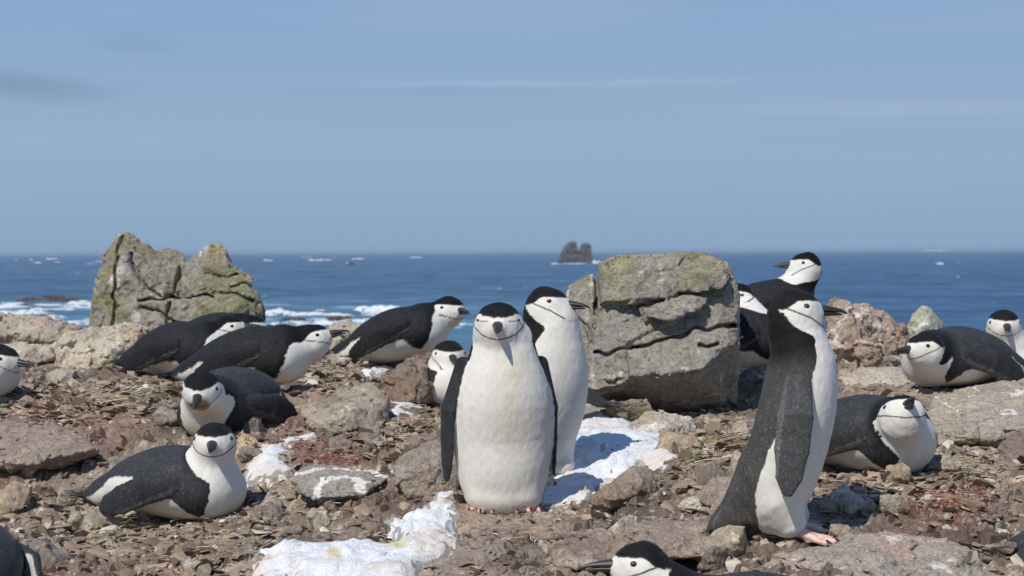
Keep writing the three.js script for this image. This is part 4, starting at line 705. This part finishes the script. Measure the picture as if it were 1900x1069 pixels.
    const n1 = fbm(x * 22, y * 22, z * 22, 3), sp = sstep(.25, .75, rg * .4 + rg2 * .55 + .25 * n1) ;
    const back = sstep(4.6, 3.4, along) * (1 - wh);
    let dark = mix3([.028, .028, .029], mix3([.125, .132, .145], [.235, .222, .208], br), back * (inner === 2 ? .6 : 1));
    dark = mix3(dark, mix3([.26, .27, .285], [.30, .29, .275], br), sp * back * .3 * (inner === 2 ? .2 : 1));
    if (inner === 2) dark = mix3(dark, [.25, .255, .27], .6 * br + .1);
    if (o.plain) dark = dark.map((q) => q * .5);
    let white = [.715, .69, .635];
    white = mix3(white, [.64, .615, .56], sstep(-.1, .6, n1) * .35 * (1 - wh));
    if (o.cream) white = mix3(white, [.70, .62, .46], .5 * sstep(.075, .0, Math.abs(x - .01) + .06 * n1) * sstep(.10, .25, y) * sstep(.50, .40, y) + 0);
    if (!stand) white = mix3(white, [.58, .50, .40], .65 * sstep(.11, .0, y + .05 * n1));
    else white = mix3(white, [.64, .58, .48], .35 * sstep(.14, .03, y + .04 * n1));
    if (o.cream) { const st = sstep(.5, .62, vnoise(x * 70 + 4, y * 55, z * 20)) * sstep(.3, .1, Math.abs(y - .3)); white = mix3(white, [.5, .38, .22], st * .2); }
    if (o.chin) white = mix3(white, [.33, .21, .13], sstep(.038, .018, Math.hypot(f - .055, (u + .036) * 1.1, s * .8) + .008 * rg));
    if (inner === 1) white = [.62, .6, .57];
    dk[ci++] = black > .5 && !(strapOn) ? 1 : 0;
    const v = black > .5 ? 1 + .16 * rg + .16 * rg2 + .1 * n1 : 1 + .04 * rg + .04 * rg2 + .03 * n1, c = mix3(white, strapOn ? [.02, .02, .02] : dark, black);
    uv[vi++] = Math.abs(ang + 90) / 57.3 * .12; uv[vi++] = along * .105;
    return [c[0] * v, c[1] * v, c[2] * v];
  });
  g.setAttribute('uv', new THREE.BufferAttribute(uv, 2));
  const id = g.index.array, A = [], Bk = []; for (let i = 0; i < id.length; i += 3) (dk[id[i]] + dk[id[i + 1]] + dk[id[i + 2]] > 1 ? Bk : A).push(id[i], id[i + 1], id[i + 2]);
  g.setIndex([...A].concat(Bk)); g.addGroup(0, A.length, 0); g.addGroup(A.length, Bk.length, 1);
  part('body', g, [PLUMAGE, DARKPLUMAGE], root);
  const M = new THREE.Matrix4().makeBasis(V(...R), V(...U), V(...F));
  const bill = part('bill', BILL, BILLMAT, root); bill.quaternion.setFromRotationMatrix(M); bill.position.set(...H); bill.scale.set(hs * .88, hs * .84, hs * (o.billS ?? .97));
  for (const s of [-1, 1]) {
    let lo = .02, hi = .09; for (let i = 0; i < 18; i++) { const m = (lo + hi) / 2; body(...hat(.020, .0095, s * m)) < 0 ? lo = m : hi = m; }
    const e = part('eye', EYE, EYEMAT, root); e.quaternion.copy(bill.quaternion); e.position.set(...hat(.020, .0095, s * (lo - .0045))); e.scale.set(hs, hs * (o.squint ? .35 : .85), hs);
    e.rotateY(s * -.35);
  }
  if (stand) for (const s of [-1, 1]) {
    const ft = part('foot', FOOT[0], SKINMAT, root); ft.position.set(s * (o.squat ? .05 : .06) * w, -.004, o.squat ? -.052 : .012); ft.rotation.y = s * .22; ft.scale.setScalar(1.0);
    for (const c of FOOT[1]) part('claw', c, BILLMAT, ft);
  }
  if (o.foot) { const ft = part('foot', FOOT[0], mat({ color: 0x99908a, roughness: .7 }), root); ft.position.set(.10, .0, -.30); ft.rotation.set(.2, Math.PI * .9, 0); for (const c of FOOT[1]) part('claw', c, BILLMAT, ft); }
  if (!o.coarse || o.key === 'hidden') part('tail', quills(bx | 0 + 3, stand ? 60 : 18, [T1[0], T1[1] + (bigT ? .03 : .012), T1[2] + (bigT ? .045 : .05)], tdir, .42, stand ? .15 : .17, stand ? .0030 : .0045, [1, 0, 0], stand ? .5 : .14), QUILLMAT, root);
  return root;
}
for (const b of BIRDS) makePenguin(b);
// ---------------------------------------------------------------- loose stones
const GRAIN = (() => { const N = 128, data = new Uint8Array(N * N * 4); for (let j = 0; j < N; j++) for (let i = 0; i < N; i++) { const a = i / N * 6.283, b = j / N * 6.283, n = fbm(Math.cos(a) * 2 + 5, Math.sin(a) * 2 + Math.cos(b) * 2, Math.sin(b) * 2, 4), e = vnoise(i * .9, j * .9, 3), v = clamp(205 + 70 * n + 34 * e, 60, 255), o = (j * N + i) * 4; data[o] = v; data[o + 1] = v * .985; data[o + 2] = v * .96; data[o + 3] = 255; } const t = new THREE.DataTexture(data, N, N); t.colorSpace = THREE.SRGBColorSpace; t.wrapS = t.wrapT = THREE.RepeatWrapping; t.magFilter = THREE.LinearFilter; t.needsUpdate = true; return t; })();
function hullGeometry(pts, seed) { // sharp-edged broken stone, each face with its own tint
  const h = new ConvexHull().setFromPoints(pts), P = [], N = [], U = [], C = [], r = rng(seed);
  for (const f of h.faces) {
    const vs = []; let e = f.edge; do { vs.push(e.head().point); e = e.next; } while (e !== f.edge);
    const n = f.normal, t = .8 + .35 * r(), ax = Math.abs(n.x), ay = Math.abs(n.y), az = Math.abs(n.z);
    for (let i = 1; i < vs.length - 1; i++) for (const v of [vs[0], vs[i], vs[i + 1]]) { P.push(v.x, v.y, v.z); N.push(n.x, n.y, n.z); C.push(t, t * .99, t * .97); U.push(...(ay > ax && ay > az ? [v.x, v.z] : ax > az ? [v.z, v.y] : [v.x, v.y])); }
  }
  const g = new THREE.BufferGeometry(); g.setAttribute('position', new THREE.Float32BufferAttribute(P, 3)); g.setAttribute('normal', new THREE.Float32BufferAttribute(N, 3)); g.setAttribute('uv', new THREE.Float32BufferAttribute(U, 2)); g.setAttribute('color', new THREE.Float32BufferAttribute(C, 3));
  return g;
}
const shard = (seed, n) => { const r = rng(seed), fx = .75 + r() * .6, fy = .22 + r() * .4, pts = []; for (let i = 0; i < n; i++) { const v = V(r() - .5, r() - .5, r() - .5).normalize(), sq = Math.max(Math.abs(v.x), Math.abs(v.z)) * .35 + .75; pts.push(V(v.x * fx / sq, clamp(v.y, -.75, .75) * fy * 1.2, v.z * (.6 + .35 * r()) / sq)); } return pts; };
const STONES = []; for (let k = 0; k < 14; k++) STONES.push(hullGeometry(shard(900 + k, 12 + k % 5), k));
const SLABS = []; for (let k = 0; k < 7; k++) { // larger broken slabs with relief, about 2 units across
  const pl = planesOf(shard(1300 + k, 16)), bed = V(.2, 1, .15 * (k % 3)).normalize();
  const g = crease(surfNet((x, y, z) => { let m = -1e9; for (const q of pl) m = Math.max(m, q[0] * x + q[1] * y + q[2] * z - q[3]); if (Math.abs(m) > .3) return m; const t = (bed.x * x + bed.y * y + bed.z * z) / .16, s = Math.floor(t); return m + .05 * vnoise(s * 3.1 + k, x * 2.5, z * 2.5) + .045 * facet(x + k, y, z, .5) + .03 * facet(x, y + k, z, .2) + .02 * vnoise(x * 12, y * 12, z * 12 + k); }, axis(-1.6, 1.6, .08), axis(-1, 1, .065), axis(-1.4, 1.4, .08)));
  paint(g, (x, y, z) => { const n = fbm(x * 2 + k, y * 2, z * 2, 4), c = vnoise(x * 13, y * 13 + k, z * 13), e = vnoise(x * 30, y * 30 + k, z * 30); let q = mix3([.8, .8, .8], [1.2, 1.16, 1.08], sstep(-.4, .4, n + .3 * c)); q = mix3(q, [.45, .4, .36], sstep(.4, .7, c - n * .4 + .2 * e) * .7); q = mix3(q, [1.9, 1.85, 1.75], sstep(.5, .75, e * .6 - c * .4 + n * .4) * .6); const v = 1 + .15 * e; return q.map((w) => w * v); });
  boxUV(g); const u = g.attributes.uv; for (let i = 0; i < u.count; i++) u.setXY(i, u.getX(i) * .05, u.getY(i) * .05); SLABS.push(g);
}
const STONEMATS = [[.27, .21, .16], [.34, .27, .20], [.24, .20, .17], [.40, .345, .27], [.20, .145, .11], [.46, .425, .37], [.31, .225, .17]].map((c) => mat({ color: new THREE.Color(...c), map: GRAIN, roughness: .9 }));
const QS = new THREE.Quaternion(), ES = new THREE.Euler();
function put(o, p, r, size, sink = .25, tilt = .5) { o.position.set(p.x, groundY(p.x, -p.z) + size * .35 * (1 - sink * 2), p.z); ES.set((r() - .5) * tilt * 2, r() * 6.28, (r() - .5) * tilt * 2); o.quaternion.setFromEuler(ES); o.scale.set(size * (.8 + .5 * r()), size * (.7 + .5 * r()), size * (.8 + .5 * r())); }
const onSnow = (x, z) => SNOWPOLY.some((q) => { let ins = false; for (let i = 0, j = q.length - 1; i < q.length; j = i++) if ((q[i].z > z) !== (q[j].z > z) && x < (q[j].x - q[i].x) * (z - q[i].z) / (q[j].z - q[i].z) + q[i].x) ins = !ins; return ins; });
const clear = (x, y) => !BIRDS.some((b) => !b.off && b.kind === 'stand' && Math.hypot(x - b.base[0], (y - b.base[1]) * 3) < 70);
const SLABMATS = STONEMATS.map((m) => { const q = m.clone(); q.map = SPECK; q.bumpMap = SPECKBUMP; q.bumpScale = .002; q.color.multiplyScalar(1.25); return q; });
const TONES = ['brown', 'tan', 'grey-brown', 'pale tan', 'dark brown', 'whitish', 'reddish brown'];
const USED = new Set();
function stones(n, seed, group, place, region, s0, s1, o = {}) { // region: pixels x0 y0 x1 y1
  const r = rng(seed); let done = 0, tries = 0;
  while (done < n && tries++ < n * 20) {
    const x = lerp(region[0], region[2], r()), y = lerp(region[1], region[3], r()); if (!clear(x, y)) continue;
    if (o.ring) { const q = Math.hypot((x - o.ring[0]) / o.ring[2], (y - o.ring[1]) / o.ring[3]); if (q < .75 || q > 1.35) continue; }
    const p = hit(x, y); if (onSnow(p.x, p.z)) continue; const d = -p.z, px = lerp(s0, s1, Math.pow(r(), 2)), size = px / FOC * d / 2;
    const ti = o.mats ? o.mats[Math.floor(r() * o.mats.length)] : Math.floor(r() * STONEMATS.length), u = (x - region[0]) / (region[2] - region[0]), v = (y - region[1]) / (region[3] - region[1]);
    const label = `${px > lerp(s0, s1, .45) ? 'bigger' : px > lerp(s0, s1, .12) ? 'small' : 'tiny'} ${TONES[ti]} stone ${place}, ${['farthest', 'middle', 'nearest'][Math.min(2, Math.floor(v * 3))]} row ${['far left', 'left', 'centre', 'right', 'far right'][Math.min(4, Math.floor(u * 5))]}`;
 if (USED.has(label) && tries < n * 19) continue; USED.add(label);
    const lib = px > 34 ? SLABS : STONES, m = new THREE.Mesh(lib[Math.floor(r() * lib.length)], lib === SLABS ? SLABMATS[ti] : STONEMATS[ti]);
    put(m, p, r, size, .2, o.tilt ?? .5); if (o.tall) m.scale.y *= .9 + 1.1 * r(); shadows(m); m.name = numbered('stone'); tag(m, label, 'stone', group); scene.add(m); done++;
  }
}
stones(42, 1, 'nest stones round the front-left penguin', 'in the front-left nest', [60, 945, 500, 1066], 14, 52, { mats: [0, 1, 3, 5, 2] });
stones(30, 2, 'nest stones round the penguin with the raised bill', 'before the raised-bill penguin', [1540, 850, 1890, 940], 14, 48, { mats: [0, 1, 3, 5, 2] });
stones(26, 3, 'flat stones below the skyline penguin', 'below the skyline penguin', [590, 655, 730, 735], 12, 40, { tilt: .3 });
stones(24, 4, 'flat stones by the tail of the nearer black-backed penguin', 'below the pale left boulder', [140, 712, 340, 770], 12, 46, { tilt: .25, mats: [1, 3, 0, 5] });
stones(22, 5, 'stones beside the sloping slab', 'left of the sloping slab', [660, 770, 850, 860], 12, 46);
stones(22, 6, 'stones left of the penguin in profile', 'left of the profile penguin', [1270, 795, 1390, 950], 12, 46);
stones(20, 7, 'stones at the far left', 'on far-left red soil', [-10, 735, 130, 790], 12, 46);
stones(16, 8, 'stones in the bottom right', 'on lower-right soil', [1560, 925, 1900, 1010], 12, 36);
stones(26, 9, 'stones in the middle ground', 'in the left middle ground', [450, 780, 760, 940], 14, 60);
stones(64, 10, 'larger stones lying about', 'lying about among the penguins', [-10, 780, 1900, 1060], 45, 125, { mats: [0, 1, 2, 3, 5, 2, 3], tilt: .45, tall: 1 });
stones(22, 11, 'stones across the foreground', 'in the foreground soil', [480, 930, 1560, 1066], 16, 60, { mats: [0, 2, 4, 6, 1] });
// gravel and chips nobody could count
{
  const r = rng(4242), N = 30000;
  const G = hullGeometry(shard(77, 9), 5);
  const im = new THREE.InstancedMesh(G, mat({ roughness: .92 }), N), M = new THREE.Matrix4(), c = new THREE.Color(), zones = [[280, 1000, 260, 70], [1690, 890, 190, 55], [650, 700, 80, 40], [230, 740, 120, 35], [760, 815, 100, 40], [1330, 860, 70, 60], [60, 760, 90, 40]];
  const tones = [[.30, .235, .178], [.23, .172, .13], [.41, .345, .27], [.155, .113, .085], [.55, .50, .42], [.33, .205, .155]];
  for (let i = 0; i < N; i++) {
    let x, z;
    if (i % 2) { const q = zones[i % zones.length], p = hit(q[0] + (r() + r() - 1) * q[2] * 1.2, Math.max(600, q[1] + (r() + r() - 1) * q[3] * 1.2)); x = p.x; z = p.z; }
    else { const d = 4.2 + 5.4 * Math.pow(r(), 1.3); x = (r() - .5) * .62 * d; z = -d; }
    if (onSnow(x, z) && r() < .93) z = -9.3 - r() * .2;
    const s = (.003 + .021 * r() ** 5) * (i % 2 ? 1.2 : 1);
    QS.setFromEuler(ES.set((r() - .5) * 1.4, r() * 6.28, (r() - .5) * 1.4)); M.compose(V(x, groundY(x, -z) + s * .25, z), QS, V(s * (1 + r()), s * (.8 + .6 * r()), s * (1 + r())));
    im.setMatrixAt(i, M); const t = tones[Math.floor(r() * r() * 6)], v = .8 + .4 * r(); im.setColorAt(i, c.setRGB(t[0] * v, t[1] * v, t[2] * v));
  }
  shadows(im); im.name = 'gravel'; tag(im, 'loose gravel and stone chips strewn over the brown soil', 'gravel', null, 'stuff'); scene.add(im);
}
// dry straw, quills and bleached fibres
function strands(name, label, cat, list, seed) {
  const r = rng(seed), P = [], I = [], C = [];
  for (const [px, py, sx, sy, n, len, dirA, spread, tone] of list) for (let i = 0; i < n; i++) {
    const h = hit(px + (r() + r() - 1) * sx, py + (r() + r() - 1) * sy), k = -h.z / FOC, L = len * k * (.5 + r()), a = dirA + (r() - .5) * spread, w = (.9 + 1.1 * r()) * k, y0 = groundY(h.x, -h.z) + .004 + r() * .02, rise = (r() - .25) * .5, cur = (r() - .5) * .9, t0 = tone[Math.floor(r() * tone.length)];
    const o = P.length / 3, K = 5;
    for (let q = 0; q <= K; q++) { const t = q / K, aa = a + cur * t, x = h.x + Math.cos(aa) * L * t, z = h.z - Math.sin(aa) * L * t, y = Math.max(y0 + rise * L * t * (1 - .6 * t), groundY(x, -z) + .002), ww = w * (1 - .6 * t); for (let e = 0; e < 3; e++) { const b = e * 2.094 + .5; P.push(x + Math.cos(b) * ww * -Math.sin(aa), y + Math.sin(b) * ww, z - Math.cos(b) * ww * Math.cos(aa)); C.push(...t0); } }
    for (let q = 0; q < K; q++) for (let e = 0; e < 3; e++) { const a1 = o + q * 3 + e, b1 = o + q * 3 + (e + 1) % 3; I.push(a1, b1, a1 + 3, b1, b1 + 3, a1 + 3); }
  }
  const g = new THREE.BufferGeometry(); g.setAttribute('position', new THREE.Float32BufferAttribute(P, 3)); g.setAttribute('color', new THREE.Float32BufferAttribute(C, 3)); g.setIndex(I); g.computeVertexNormals();
  const m = shadows(new THREE.Mesh(g, mat({ roughness: .85, side: THREE.DoubleSide }))); m.name = numbered(name); tag(m, label, cat, null, 'stuff'); scene.add(m);
}
const STRAW = [[.5, .42, .28], [.42, .33, .22], [.6, .54, .42]], BLEACH = [[.68, .66, .6], [.6, .55, .47]], DUSK = [[.16, .115, .085], [.24, .17, .12]], MOSS = [[.30, .33, .12], [.4, .4, .2]], RUST = [[.34, .11, .07], [.42, .2, .13]];
strands('dry_straw', 'tangled bundle of dry straw right of the big snow patch', 'straw', [[1285, 862, 26, 18, 130, 50, .6, .9, STRAW], [1300, 845, 16, 8, 40, 30, .5, 2, MOSS], [1335, 838, 35, 14, 70, 40, .2, 1.2, STRAW]], 3);
strands('dry_straw', 'thin dry fibres and quills strewn over the soil between the penguins', 'straw', [[780, 815, 70, 40, 130, 34, .5, 2.2, STRAW], [240, 745, 110, 28, 150, 34, .1, 1, STRAW], [1740, 880, 150, 45, 260, 26, 0, 6, STRAW], [280, 1010, 240, 50, 220, 26, 0, 6, STRAW], [650, 705, 80, 35, 70, 24, 0, 6, STRAW], [1770, 940, 130, 45, 200, 22, 0, 6, RUST], [620, 860, 110, 60, 110, 22, 0, 6, RUST], [950, 1000, 800, 60, 120, 20, 0, 6, BLEACH], [900, 850, 900, 110, 200, 18, 0, 6, BLEACH], [100, 770, 90, 35, 100, 20, 0, 6, RUST], [900, 900, 900, 140, 260, 24, 0, 6, DUSK]], 8);
renderer.render(scene, camera);
